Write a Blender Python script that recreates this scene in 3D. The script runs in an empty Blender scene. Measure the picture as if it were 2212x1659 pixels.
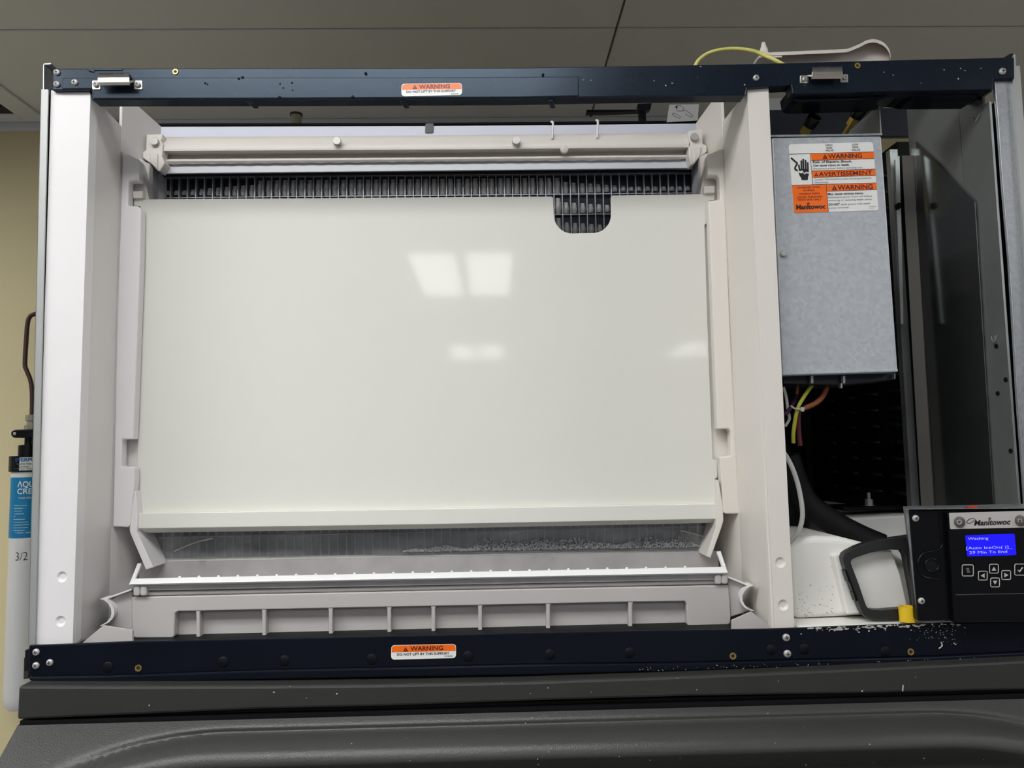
import bpy, bmesh, math, random
from mathutils import Vector, Matrix
random.seed(7)
S = bpy.context.scene
COL = S.collection

# ------------------------------------------------------------------ camera, light, exposure
FPX = 1640.0
YAW, PITCH, ROLL = 0.026, 0.0839, -0.0178
CAM = Vector((0.0918, -0.925, 0.2203))
def axes():
    cy, sy, cp, sp = math.cos(YAW), math.sin(YAW), math.cos(PITCH), math.sin(PITCH)
    f = Vector((sy*cp, cy*cp, sp)); r = Vector((cy, -sy, 0)); u = r.cross(f)
    cr, sr = math.cos(ROLL), math.sin(ROLL)
    return cr*r + sr*u, -sr*r + cr*u, f
AX_R, AX_U, AX_F = axes()
cd = bpy.data.cameras.new('camera'); cam = bpy.data.objects.new('camera', cd); COL.objects.link(cam)
cd.sensor_width = 36.0; cd.lens = FPX/2212*36; cd.clip_start = 0.02; cd.clip_end = 60
cam.matrix_world = Matrix(((AX_R.x, AX_U.x, -AX_F.x, CAM.x), (AX_R.y, AX_U.y, -AX_F.y, CAM.y), (AX_R.z, AX_U.z, -AX_F.z, CAM.z), (0, 0, 0, 1)))
S.camera = cam
S.view_settings.view_transform = 'Standard'; S.view_settings.look = 'None'
S.view_settings.gamma = 1.0; S.view_settings.use_curve_mapping = False
S.view_settings.exposure = 0.0
wd = bpy.data.worlds.new('world'); S.world = wd; wd.use_nodes = True
wd.node_tree.nodes['Background'].inputs[0].default_value = (0.8, 0.9, 1.0, 1)
wd.node_tree.nodes['Background'].inputs[1].default_value = 0.02
LAMP = 12.3            # radiance of the ceiling troffers (their diffusers emit, below)
ZC = 1.27             # ceiling height above the rail top
YW = 1.43             # back wall
ZF = -1.35            # floor

# ------------------------------------------------------------------ helpers
def W(px, py, y):
    "the point of the vertical plane at depth y that the photograph shows at (px, py)"
    d = AX_R*((px-1106)/FPX) + AX_U*(-(py-829.5)/FPX) + AX_F
    return CAM + d*((y-CAM.y)/d.y)
def Zat(px, py, z):
    d = AX_R*((px-1106)/FPX) + AX_U*(-(py-829.5)/FPX) + AX_F
    return CAM + d*((z-CAM.z)/d.z)
def lin(c):
    return tuple(((v/255)/12.92 if v/255 <= 0.04045 else ((v/255+0.055)/1.055)**2.4) for v in c)
MATS = {}
def mat(name, rgb, rough=0.4, metal=0.0, var=0.05, scale=14, bump=0.0, bscale=300, coat=0.0, emit=0.0, spangle=False, spec=0.5, rvar=0.06, tint=None):
    m = bpy.data.materials.new(name); m.use_nodes = True; nt = m.node_tree; n = nt.nodes; l = nt.links
    b = n['Principled BSDF']; tc = n.new('ShaderNodeTexCoord')
    if spangle:
        t = n.new('ShaderNodeTexVoronoi'); t.inputs['Scale'].default_value = scale
        bw = n.new('ShaderNodeRGBToBW'); l.new(t.outputs['Color'], bw.inputs[0]); fac = bw.outputs[0]
    else:
        t = n.new('ShaderNodeTexNoise'); t.inputs['Scale'].default_value = scale; t.inputs['Detail'].default_value = 4; fac = t.outputs[0]
    l.new(tc.outputs['Object'], t.inputs['Vector'])
    c = lin(rgb); mx = n.new('ShaderNodeMix'); mx.data_type = 'RGBA'
    mx.inputs['A'].default_value = tuple(v*(1-var) for v in c)+(1,); mx.inputs['B'].default_value = tuple(min(1, v*(1+var)) for v in c)+(1,)
    l.new(fac, mx.inputs['Factor']); l.new(mx.outputs['Result'], b.inputs['Base Color'])
    mr = n.new('ShaderNodeMapRange'); mr.inputs['To Min'].default_value = max(0.02, rough-rvar); mr.inputs['To Max'].default_value = rough+rvar
    l.new(fac, mr.inputs['Value']); l.new(mr.outputs[0], b.inputs['Roughness'])
    b.inputs['Metallic'].default_value = metal; b.inputs['Coat Weight'].default_value = coat; b.inputs['Coat Roughness'].default_value = 0.08
    b.inputs['Specular IOR Level'].default_value = spec
    if tint: b.inputs['Specular Tint'].default_value = tint+(1,)
    if emit:
        l.new(mx.outputs['Result'], b.inputs['Emission Color']); b.inputs['Emission Strength'].default_value = emit
    if bump:
        t2 = n.new('ShaderNodeTexNoise'); t2.inputs['Scale'].default_value = bscale; t2.inputs['Detail'].default_value = 3
        l.new(tc.outputs['Object'], t2.inputs['Vector'])
        bp = n.new('ShaderNodeBump'); bp.inputs['Strength'].default_value = bump; bp.inputs['Distance'].default_value = 0.002
        l.new(t2.outputs[0], bp.inputs['Height']); l.new(bp.outputs[0], b.inputs['Normal'])
    MATS[name] = m; return m
def M(n): return MATS[n]

mat('white_plastic', (231, 228, 228), 0.3, var=0.025, bump=0.03, bscale=60)
mat('warm_plastic', (229, 223, 215), 0.38, var=0.02, scale=5, rvar=0.02)
mat('clip_grey', (84, 86, 86), 0.5)
mat('rim_lit', (244, 243, 244), 0.35, var=0.01)  # whiter than the basin: overhead light on the rim is painted in
mat('plug_dark', (9, 12, 19), 0.45, spec=0.2)
mat('glyph_grey', (128, 126, 116), 0.4)
mat('basin_plastic', (172, 169, 168), 0.3, var=0.25, scale=30, bump=0.25, bscale=40)
mat('foot_plastic', (216, 213, 202), 0.3, var=0.10, scale=26, bump=0.2, bscale=70)
mat('liner_plastic', (226, 222, 219), 0.4, var=0.015, scale=4, rvar=0.02)
mat('curtain_plastic', (227, 226, 218), 0.057, var=0.02, scale=3, rvar=0.01, spec=0.22)
mat('shelf_plastic', (205, 207, 212), 0.35, var=0.03)
mat('lilac_plastic', (212, 214, 228), 0.4, var=0.02)
mat('sump_plastic', (194, 189, 186), 0.38, var=0.03, scale=6, bump=0.04, bscale=60)
mat('rail_paint', (20, 26, 36), 0.27, var=0.25, scale=9, bump=0.03, bscale=90, rvar=0.07, spec=0.42, tint=(0.62, 0.8, 1.0))
mat('rail_gloss', (14, 18, 27), 0.22, var=0.25, scale=9, bump=0.05, bscale=60, rvar=0.08, spec=0.25, tint=(0.8, 0.9, 1.0))
mat('dark_metal', (22, 26, 36), 0.4, metal=0.3, var=0.2)
mat('dull_black', (10, 11, 14), 0.6, var=0.3, spec=0.25)
mat('galvanized', (172, 176, 179), 0.42, metal=0.85, var=0.13, scale=260, spangle=True, rvar=0.1)
mat('galvanized_dark', (194, 198, 196), 0.36, metal=0.85, var=0.08, scale=30)
mat('panel_metal', (176, 178, 176), 0.45, metal=0.5, var=0.04)
mat('box_metal', (188, 193, 198), 0.45, metal=0.4, var=0.11, scale=200, spangle=True, rvar=0.08)
mat('post_metal', (104, 101, 96), 0.4, metal=0.4, var=0.08)
mat('stainless', (206, 202, 196), 0.28, metal=0.95, var=0.08, scale=40)
mat('screw_zinc', (192, 190, 186), 0.42, metal=0.35, var=0.08, scale=90)
mat('recess_dark', (38, 38, 38), 0.6)
mat('brass', (222, 190, 104), 0.32, metal=0.9, var=0.1)
mat('black_plastic', (9, 10, 14), 0.25, var=0.2, bump=0.03, spec=0.3)
mat('mirror_steel', (128, 132, 132), 0.14, metal=0.92, var=0.05, scale=20, rvar=0.03)
mat('black_satin', (40, 41, 40), 0.42, var=0.12, bump=0.08, bscale=500)
mat('bin_plastic', (60, 60, 58), 0.36, spec=0.5, var=0.10, scale=8, bump=0.22, bscale=700)
mat('bin_band', (46, 47, 44), 0.5, var=0.12, scale=10, bump=0.15, bscale=700)
mat('evap_metal', (176, 178, 186), 0.4, metal=0.45, var=0.1)
mat('evap_dark', (28, 31, 42), 0.35, metal=0.4, var=0.3)
mat('cell_lump_grey', (196, 196, 192), 0.14, var=0.4, scale=90, bump=0.5, bscale=120)
mat('foam', (168, 169, 173), 0.35, var=0.25, scale=200)
mat('base_white', (240, 238, 232), 0.45, var=0.04, scale=30, bump=0.05)
mat('yellow_plastic', (240, 200, 40), 0.35, var=0.05)
mat('label_white', (238, 238, 234), 0.3, var=0.01)
mat('label_orange', (250, 112, 18), 0.3, var=0.02)
mat('ink', (28, 27, 32), 0.4)
mat('ink_grey', (92, 92, 96), 0.4)
mat('ink_maroon', (92, 18, 20), 0.4)
mat('screen_blue', (22, 14, 255), 0.2, var=0.02, emit=0.85)
mat('screen_text', (150, 160, 255), 0.2, var=0.02, emit=0.9)
mat('plate_grey', (196, 192, 188), 0.35, var=0.03)
mat('wire_yellow_shaded', (168, 168, 46), 0.45)  # yellow, orange and red darkened to paint in the shade under the box
mat('wire_orange_shaded', (138, 74, 40), 0.45)
mat('wire_red_shaded', (92, 20, 30), 0.45)
mat('wire_purple', (58, 20, 52), 0.45)
mat('tube_grey', (188, 188, 184), 0.4)
mat('red_paint', (196, 64, 44), 0.5)
mat('crust', (196, 192, 180), 0.8, var=0.2, scale=200)
mat('hose_yellow', (228, 222, 128), 0.4)
mat('paddle_plastic', (232, 222, 214), 0.35, var=0.03)
mat('filter_white', (222, 222, 220), 0.35, var=0.02)
mat('filter_blue', (0, 122, 172), 0.4, var=0.04)
mat('filter_label', (206, 216, 206), 0.4)
mat('blue_ink', (40, 84, 150), 0.4)
mat('copper_dark', (66, 46, 40), 0.45, metal=0.4, var=0.2, scale=60)
mat('room_paint', (222, 224, 228), 0.6)
mat('wall_paint', (222, 209, 164), 0.6, var=0.03, scale=3, bump=0.06, bscale=120)
mat('tile_board', (216, 217, 218), 0.8, var=0.04, scale=5, bump=0.1, bscale=200)
mat('tile_gap', (120, 120, 118), 0.8)
mat('floor_vinyl', (138, 136, 138), 0.5, var=0.1, scale=2)
mat('vent_dark', (30, 32, 44), 0.6)
mat('lamp_frame', (200, 200, 200), 0.5)
mat('lamp_glow', (249, 250, 250), 0.5, var=0.01, emit=LAMP)
mat('stub_beige', (150, 148, 128), 0.5)
mat('card_paper', (206, 206, 202), 0.7, var=0.03)

def shield_material():
    m = bpy.data.materials.new('clear_shield'); m.use_nodes = True; nt = m.node_tree; n = nt.nodes; l = nt.links
    out = n['Material Output']; b = n['Principled BSDF']
    b.inputs['Base Color'].default_value = lin((176, 178, 182))+(1,); b.inputs['Roughness'].default_value = 0.3
    tr = n.new('ShaderNodeBsdfTransparent'); gl = n.new('ShaderNodeBsdfGlossy'); gl.inputs['Roughness'].default_value = 0.12
    tc = n.new('ShaderNodeTexCoord'); mp = n.new('ShaderNodeMapping'); mp.inputs['Scale'].default_value = (1, 1, 3)
    ns = n.new('ShaderNodeTexNoise'); ns.inputs['Scale'].default_value = 14; ns.inputs['Detail'].default_value = 6
    l.new(tc.outputs['Object'], mp.inputs[0]); l.new(mp.outputs[0], ns.inputs['Vector'])
    mr = n.new('ShaderNodeMapRange'); mr.inputs['From Min'].default_value = 0.3; mr.inputs['From Max'].default_value = 0.75
    mr.inputs['To Min'].default_value = 0.10; mr.inputs['To Max'].default_value = 0.5
    l.new(ns.outputs[0], mr.inputs['Value'])
    mx = n.new('ShaderNodeMixShader'); l.new(mr.outputs[0], mx.inputs[0]); l.new(tr.outputs[0], mx.inputs[1]); l.new(b.outputs[0], mx.inputs[2])
    m2 = n.new('ShaderNodeMixShader'); m2.inputs[0].default_value = 0.05; l.new(mx.outputs[0], m2.inputs[1]); l.new(gl.outputs[0], m2.inputs[2])
    l.new(m2.outputs[0], out.inputs['Surface']); MATS['clear_shield'] = m
shield_material()

WLOC = {}
def wloc(o): return WLOC.get(o.name, Vector((0, 0, 0))) if o else Vector((0, 0, 0))
class MB:
    "collects shapes, then links them as one mesh object"
    def __init__(s): s.v = []; s.f = []; s.m = []
    def add(s, vs, fs, m=0):
        o = len(s.v); s.v += [Vector(p) for p in vs]; s.f += [tuple(i+o for i in f) for f in fs]; s.m += [m]*len(fs); return s
    def prism(s, pts, d, m=0):
        n = len(pts); pts = [Vector(p) for p in pts]; d = Vector(d)
        return s.add(pts+[p+d for p in pts], [tuple(range(n)), tuple(range(2*n-1, n-1, -1))]+[(i, (i+1) % n, (i+1) % n+n, i+n) for i in range(n)], m)
    def pp(s, poly, y, depth, m=0):
        "an outline measured on the plane y, straight depth behind it"
        return s.prism([W(a, b, y) for a, b in poly], (0, depth, 0), m)
    def flat(s, poly, y, m=0):
        return s.add([W(a, b, y) for a, b in poly], [tuple(range(len(poly)))], m)
    def box(s, x0, x1, y0, y1, z0, z1, m=0):
        return s.prism([(x0, y0, z0), (x1, y0, z0), (x1, y0, z1), (x0, y0, z1)], (0, y1-y0, 0), m)
    def loft(s, rows, m=0, close=False):
        k = len(rows[0]); vs = [p for r in rows for p in r]; fs = []
        R = len(rows)
        for i in range(R if close else R-1):
            for j in range(k-1):
                a = i*k+j; b = ((i+1) % R)*k+j; fs.append((a, a+1, b+1, b))
        if close:
            fs.append(tuple(i*k for i in range(R))); fs.append(tuple(i*k+k-1 for i in range(R-1, -1, -1)))
        return s.add(vs, fs, m)
    def tube(s, pts, r, n=10, m=0, smooth=4):
        P = [Vector(p) for p in pts]
        if smooth > 1 and len(P) > 2:
            Q = []
            for i in range(len(P)-1):
                p0 = P[max(0, i-1)]; p1 = P[i]; p2 = P[i+1]; p3 = P[min(len(P)-1, i+2)]
                for k in range(smooth):
                    t = k/smooth
                    Q.append(0.5*((2*p1)+(p2-p0)*t+(2*p0-5*p1+4*p2-p3)*t*t+(3*p1-p0-3*p2+p3)*t**3))
            Q.append(P[-1]); P = Q
        rows = []; up = None
        for i, p in enumerate(P):
            t = (P[min(i+1, len(P)-1)]-P[max(i-1, 0)]).normalized()
            if up is None: up = t.orthogonal().normalized()
            up = (up-t*up.dot(t)).normalized(); w = t.cross(up)
            rr = r[i] if isinstance(r, (list, tuple)) and len(r) == len(P) else (r if not isinstance(r, (list, tuple)) else r[0])
            rows.append([p+(up*math.cos(a)+w*math.sin(a))*rr for a in [2*math.pi*k/n for k in range(n)]])
        vs = [q for row in rows for q in row]; fs = []
        for i in range(len(rows)-1):
            for k in range(n):
                fs.append((i*n+k, i*n+(k+1) % n, (i+1)*n+(k+1) % n, (i+1)*n+k))
        fs.append(tuple(range(n))); fs.append(tuple(range(len(vs)-1, len(vs)-n-1, -1)))
        return s.add(vs, fs, m)
    def lathe(s, c, axis, prof, n=20, m=0):
        c = Vector(c); t = Vector(axis).normalized(); u = t.orthogonal().normalized(); w = t.cross(u)
        vs = []; fs = []
        for r, h in prof:
            for k in range(n):
                a = 2*math.pi*k/n; vs.append(c+t*h+(u*math.cos(a)+w*math.sin(a))*max(r, 1e-5))
        for i in range(len(prof)-1):
            for k in range(n): fs.append((i*n+k, i*n+(k+1) % n, (i+1)*n+(k+1) % n, (i+1)*n+k))
        fs.append(tuple(range(n))); fs.append(tuple(range(len(vs)-1, len(vs)-n-1, -1)))
        return s.add(vs, fs, m)
    def text(s, body, fn, m=0, bold=0.0):
        "lettering; fn(u, v) places it: u runs 0..1 along the line, v is 1 at cap height"
        cu = bpy.data.curves.new('t', 'FONT'); cu.body = body; cu.size = 1.0; cu.offset = bold; cu.resolution_u = 3
        ob = bpy.data.objects.new('t', cu); me = bpy.data.meshes.new_from_object(ob)
        vs = [v.co.copy() for v in me.vertices]; fs = [tuple(p.vertices) for p in me.polygons]
        bpy.data.objects.remove(ob); bpy.data.curves.remove(cu); bpy.data.meshes.remove(me)
        if not vs: return s
        x0 = min(v.x for v in vs); x1 = max(v.x for v in vs)
        return s.add([fn((v.x-x0)/(x1-x0), v.y/0.73) for v in vs], fs, m)
    def ptext(s, body, p0, p1, h, y, m=0, bold=0.0, lean=None, c=lambda a, b: (a, b)):
        p0 = c(*p0); p1 = c(*p1); dx = p1[0]-p0[0]; dy = p1[1]-p0[1]; L = math.hypot(dx, dy)
        hh = c(0, h)[1]-c(0, 0)[1]
        ux, uy = (dy/L, -dx/L) if lean is None else lean
        return s.text(body, lambda u, v: W(p0[0]+dx*u+ux*hh*v, p0[1]+dy*u+uy*hh*v, y), m, bold)
    def build(s, name, mats, parent=None, bevel=0.0, seg=2, smooth=None, origin=None):
        lo = Vector((min(p[i] for p in s.v) for i in range(3))); hi = Vector((max(p[i] for p in s.v) for i in range(3)))
        c = Vector(origin) if origin is not None else (lo+hi)/2
        me = bpy.data.meshes.new(name); me.from_pydata([p-c for p in s.v], [], s.f)
        mats = mats if isinstance(mats, (list, tuple)) else [mats]
        for k in mats: me.materials.append(M(k))
        me.polygons.foreach_set('material_index', s.m)
        bm = bmesh.new(); bm.from_mesh(me); bmesh.ops.recalc_face_normals(bm, faces=bm.faces); bm.to_mesh(me); bm.free()
        if smooth:
            me.polygons.foreach_set('use_smooth', [True]*len(me.polygons)); me.set_sharp_from_angle(angle=math.radians(smooth))
        o = bpy.data.objects.new(name, me); COL.objects.link(o)
        if parent: o.parent = parent
        o.location = c-wloc(parent); WLOC[o.name] = c
        if bevel:
            bv = o.modifiers.new('bevel', 'BEVEL'); bv.width = bevel; bv.segments = seg; bv.limit_method = 'ANGLE'; bv.angle_limit = math.radians(35)
            bv.harden_normals = False
        return o
def tag(o, label=None, cat=None, group=None, kind=None):
    if label: o['label'] = label
    if cat: o['category'] = cat
    if group: o['group'] = group
    if kind: o['kind'] = kind
    return o
def thing(name, loc, label, cat, group=None):
    o = bpy.data.objects.new(name, None); COL.objects.link(o); o.location = Vector(loc); WLOC[o.name] = Vector(loc)
    o.empty_display_size = 0.03
    return tag(o, label, cat, group)
def put(mesh, name, loc, parent, scale=1.0, rot=0.0):
    "another object on a shared mesh"
    o = bpy.data.objects.new(name, mesh); COL.objects.link(o); o.parent = parent
    o.location = Vector(loc)-wloc(parent); o.scale = (scale,)*3 if not isinstance(scale, tuple) else scale
    if rot: o.rotation_euler = (0, rot, 0)
    WLOC[o.name] = Vector(loc); return o
def mesh_only(mb, name, mats, smooth=None):
    o = mb.build(name, mats, smooth=smooth, origin=(0, 0, 0)); me = o.data; bpy.data.objects.remove(o); return me
def cut(o, shapes):
    "takes the given solids out of o for good"
    tmp = []
    for mb in shapes:
        c = mb.build('cutter', 'white_plastic'); tmp.append(c)
        md = o.modifiers.new('cut', 'BOOLEAN'); md.operation = 'DIFFERENCE'; md.object = c; md.solver = 'EXACT'
    bpy.context.view_layer.update()
    dg = bpy.context.evaluated_depsgraph_get()
    me = bpy.data.meshes.new_from_object(o.evaluated_get(dg)); old = o.data
    for md in list(o.modifiers): o.modifiers.remove(md)
    o.data = me; me.name = old.name; bpy.data.meshes.remove(old)
    for c in tmp: bpy.data.objects.remove(c)
def rrect(x0, y0, x1, y1, r, n=4):
    out = []
    for cx, cy, a0 in ((x1-r, y0+r, -90), (x1-r, y1-r, 0), (x0+r, y1-r, 90), (x0+r, y0+r, 180)):
        for k in range(n+1):
            a = math.radians(a0+90*k/n); out.append((cx+r*math.cos(a), cy+r*math.sin(a)))
    return out
def rquad(q, r, n=4):
    "a four-cornered outline with rounded corners"
    out = []
    for i in range(len(q)):
        p = Vector(q[i]).to_2d() if len(q[i]) > 2 else Vector(q[i]); a = Vector(q[i-1]); b = Vector(q[(i+1) % len(q)])
        da = (a-p).normalized()*r; db = (b-p).normalized()*r
        for k in range(n+1):
            t = k/n; out.append(tuple((p+da)*(1-t)**2+p*2*t*(1-t)+(p+db)*t*t))
    return out
def pxm(y, n): return n/FPX*(y-CAM.y)     # n pixels at depth y, in metres

# screws and small repeated meshes, facing -y, unit radius 1
sc = MB(); sc.lathe((0, 0, 0), (0, -1, 0), [(1.0, -0.05), (1.0, 0.22), (0.86, 0.46), (0.5, 0.6), (0.001, 0.64)], 18)
sc.box(-0.5, 0.5, -0.68, -0.5, -0.1, 0.1, 1); sc.box(-0.1, 0.1, -0.69, -0.5, -0.5, 0.5, 1)
SCREW = mesh_only(sc, 'pan_head_screw', ['screw_zinc', 'recess_dark'], smooth=40)
sc = MB(); sc.lathe((0, 0, 0), (0, -1, 0), [(1.0, -0.05), (1.0, 0.2), (0.62, 0.2), (0.55, 0.02), (0.001, 0.02)], 18)
sc.lathe((0, 0, 0), (0, -1, 0), [(0.56, 0.0), (0.56, 0.03), (0.001, 0.03)], 14, 1)
INSERT = mesh_only(sc, 'brass_insert', ['brass', 'recess_dark'], smooth=40)
sc = MB(); sc.lathe((0, 0, 0), (0, -1, 0), [(1.0, -0.5), (1.0, 0.12), (0.9, 0.2), (0.001, 0.2)], 18)
PLUG = mesh_only(sc, 'round_plug', ['plug_dark'], smooth=40)
def screw(px, py, rp, y, parent, mesh=None, name='screw', rot=None):
    return put(mesh or SCREW, name, W(px, py, y), parent, pxm(y, rp), random.uniform(-0.6, 0.6) if rot is None else rot)

# ------------------------------------------------------------------ the room
def structure(o): o['kind'] = 'structure'; return o
RX0, RX1, RY0 = -5.2, 5.2, -9.6
structure(MB().box(RX0, RX1, RY0, YW, ZF-0.05, ZF).build('floor', 'floor_vinyl'))
structure(MB().box(RX0, RX1, YW, YW+0.1, ZF, ZC+0.1).build('wall_back', 'wall_paint'))
structure(MB().box(RX0-0.1, RX0, RY0, YW, ZF, ZC+0.1).build('wall_left', 'room_paint'))
structure(MB().box(RX1, RX1+0.1, RY0, YW, ZF, ZC+0.1).build('wall_right', 'room_paint'))
structure(MB().box(RX0, RX1, RY0-0.1, RY0, ZF, ZC+0.1).build('wall_front', 'room_paint'))
ceil = structure(MB().box(RX0, RX1, RY0, YW, ZC+0.02, ZC+0.1).build('ceiling', 'tile_gap'))
ys = [YW]+[0.90-1.22*k for k in range(0, 9)]; xs = [RX0]+[0.42+2.44*k for k in (-2, -1, 0, 1)]+[RX1]
for i in range(len(ys)-1):
    for j in range(len(xs)-1):
        g = 0.003
        MB().box(xs[j]+g, xs[j+1]-g, ys[i+1]+g, ys[i]-g, ZC, ZC+0.02).build('ceiling_tile', 'tile_board', ceil, bevel=0.002, seg=1)
structure(MB().box(RX0, RX1, YW-0.018, YW, ZC-0.03, ZC).build('trim_1', 'tile_board', bevel=0.003))
# troffers, long side away from the machine's front
def troffer(cx, cy, wx, wy, label):
    t = thing('ceiling_light', (cx, cy, ZC), label, 'ceiling light', 'fluorescent troffers in the ceiling')
    x0, x1, y0, y1 = cx-wx/2, cx+wx/2, cy-wy/2, cy+wy/2; mb = MB()
    mb.box(x0, x0+0.03, y0, y1, ZC-0.02, ZC); mb.box(x1-0.03, x1, y0, y1, ZC-0.02, ZC)
    mb.box(x0+0.03, x1-0.03, y0, y0+0.03, ZC-0.02, ZC); mb.box(x0+0.03, x1-0.03, y1-0.03, y1, ZC-0.02, ZC)
    if wx < wy: mb.box(cx-0.03, cx+0.03, y0+0.03, y1-0.03, ZC-0.014, ZC)
    else: mb.box(x0+0.03, x1-0.03, cy-0.03, cy+0.03, ZC-0.014, ZC)
    mb.build('frame', 'lamp_frame', t)
    for k in (-1, 1):
        if wx < wy: a = (min(cx+k*0.03, cx+k*(wx/2-0.03)), max(cx+k*0.03, cx+k*(wx/2-0.03)), y0+0.03, y1-0.03)
        else: a = (x0+0.03, x1-0.03, min(cy+k*0.03, cy+k*(wy/2-0.03)), max(cy+k*0.03, cy+k*(wy/2-0.03)))
        MB().box(*a, ZC-0.011, ZC-0.002).build('diffuser', 'lamp_glow', t)
troffer(-0.28, -0.93, 1.22, 0.62, 'ceiling troffer set crosswise, mirrored softly in the upper rail')
troffer(-1.60, -0.93, 1.22, 0.62, 'ceiling troffer set crosswise, mirrored at the left end of the upper rail')
troffer(-0.07, -3.36, 0.62, 1.22, 'ceiling troffer mirrored large in the white curtain')
troffer(-0.07, -7.01, 0.62, 1.22, 'ceiling troffer mirrored small in the white curtain')
troffer(2.37, -7.01, 0.62, 1.22, 'ceiling troffer mirrored faintly at the right edge of the curtain')
troffer(-2.51, -3.36, 0.62, 1.22, 'added fill troffer farther left, level with the large mirrored one')  # extra lamp, added to raise the room fill
troffer(2.37, -3.36, 0.62, 1.22, 'added fill troffer farther right, level with the large mirrored one')  # its counterpart on the right, likewise added for fill
troffer(2.55, -0.93, 1.22, 0.62, 'added fill troffer set crosswise to the right of the machine')  # added to light the right side and the inner left wall
troffer(-2.60, 0.42, 0.62, 1.22, 'added fill troffer to the left of the machine near the back wall')  # unseen lamp, added to brighten the back wall at the left
# air grille at the ceiling edge
t = thing('ceiling_vent', (-1.66, 1.12, ZC), 'dark ceiling air vent with pale frame beside the back wall', 'vent')
fr = MB(); x0, x1, y0, y1 = -2.05, -1.283, 0.87, 1.405
for a in ((x0, x0+0.07, y0, y1), (x1-0.07, x1, y0, y1), (x0+0.07, x1-0.07, y0, y0+0.06), (x0+0.07, x1-0.07, y1-0.05, y1)): fr.box(*a, ZC-0.008, ZC)
fr.build('frame', 'tile_board', t, bevel=0.002)
MB().box(x0+0.07, x1-0.07, y0+0.06, y1-0.05, ZC-0.004, ZC-0.001).build('duct_opening', 'vent_dark', t)
for k in range(9):
    yy = y0+0.09+k*0.043
    MB().prism([(x0+0.07, yy, ZC-0.006), (x0+0.07, yy+0.02, ZC-0.002), (x0+0.07, yy+0.022, ZC-0.003), (x0+0.07, yy+0.002, ZC-0.007)], (x1-x0-0.14, 0, 0)).build('louver', 'vent_dark', t)

# ------------------------------------------------------------------ ice machine cabinet
ma = thing('ice_machine', (0.15, 0.3, -0.05), 'opened wide ice maker with dark navy rails and white plastic compartment', 'ice maker')
XFL, XFR, ZT = -0.4041, 0.4246, 0.6735
# top rail
yr = -0.006
top_edge = [(113, 148), (300, 147.5), (560, 147), (860, 147), (1120, 146), (1480, 140.5), (1652, 137), (1905, 130), (2170, 124), (2191, 124)]
tr = MB()
tr.pp(top_edge+[(2192, 170), (2147, 171), (2146, 193), (1725, 202), (1712, 202), (1709, 184), (1662, 186), (1614, 190), (1610, 206), (1429, 207.6), (1252, 210), (1100, 213), (560, 215), (198, 215.5), (198, 194), (113, 195)], yr, 0.02)
rail = tr.build('top_rail', 'rail_paint', ma, bevel=0.0012)
st = MB(); st.pp([(134, 168), (198, 167.5), (560, 167), (860, 167), (1120, 166), (1250, 165), (1250, 207.5), (1120, 210), (560, 212.5), (202, 213), (202, 191.5), (134, 192.5)], yr-0.0015, 0.003)
st.build('face_step', 'rail_paint', rail, bevel=0.001)
st = MB(); st.pp([(1709, 188), (1725, 201), (2140, 192), (2146, 197), (2130, 198), (2115, 207), (1975, 208), (1962, 204), (1945, 203), (1905, 213), (1725, 218), (1713, 214)], yr+0.012, 0.04)
st.build('lower_lip', 'rail_gloss', rail, bevel=0.002)
st = MB(); st.pp([(186, 147.5), (192, 154), (203, 156), (203, 152), (264, 152), (264, 147)], yr-0.0012, 0.003); st.build('notch_tab', 'rail_paint', rail, bevel=0.0006)
for xx in (535, 868, 1190):                                     # molded ribs on the underside
    MB().prism([W(xx-6, 214, yr+0.002), W(xx+6, 214, yr+0.002), W(xx+6, 218, yr+0.002), W(xx-6, 218, yr+0.002)], (0.004, 0.022, 0)).build('underside_rib', 'rail_paint', rail, bevel=0.001)
for p in ((123, 156.6, 6.8), (122.5, 182, 6.8), (161.5, 178, 7), (1633, 168.5, 7), (2165, 154.5, 8)): screw(*p, yr-0.0006 if p[0] != 161.5 else yr-0.0018, rail)
for p in ((379, 155, 6), (1852, 142, 6.5)): screw(*p, yr-0.0006, rail, INSERT, 'threaded_insert')
sp = MB()
for k in range(16):
    px = random.choice([random.uniform(1250, 1700), random.uniform(1900, 2150)]); py = random.uniform(145, 190)-(px-1250)*0.012
    w = random.uniform(0.8, 3.0); h = random.uniform(0.6, 2.0); sp.pp([(px-w, py), (px-w*0.3, py-h), (px+w, py-h*0.4), (px+w*0.4, py+h)], yr-0.0003, 0.0006)
tag(sp.build('scale_specks', 'crust', rail), kind='stuff')
dr = MB()
for px, py, r in ((516, 170, 3), (524, 167.5, 3.5), (605, 181, 2.2), (612, 190, 2), (631, 179, 2.4), (632, 195, 1.8), (604, 211, 4), (762, 210, 4), (790, 158, 3), (1173, 161, 3), (443, 180, 2.5), (448, 182, 2)):
    c = W(px, py, yr-0.0015); dr.lathe(c, (0, -1, 0), [(pxm(0, r), 0), (pxm(0, r*0.8), pxm(0, r*0.4)), (0.0001, pxm(0, r*0.55))], 10)
tag(dr.build('water_droplets', 'rail_gloss', rail, smooth=60), kind='stuff')

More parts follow.
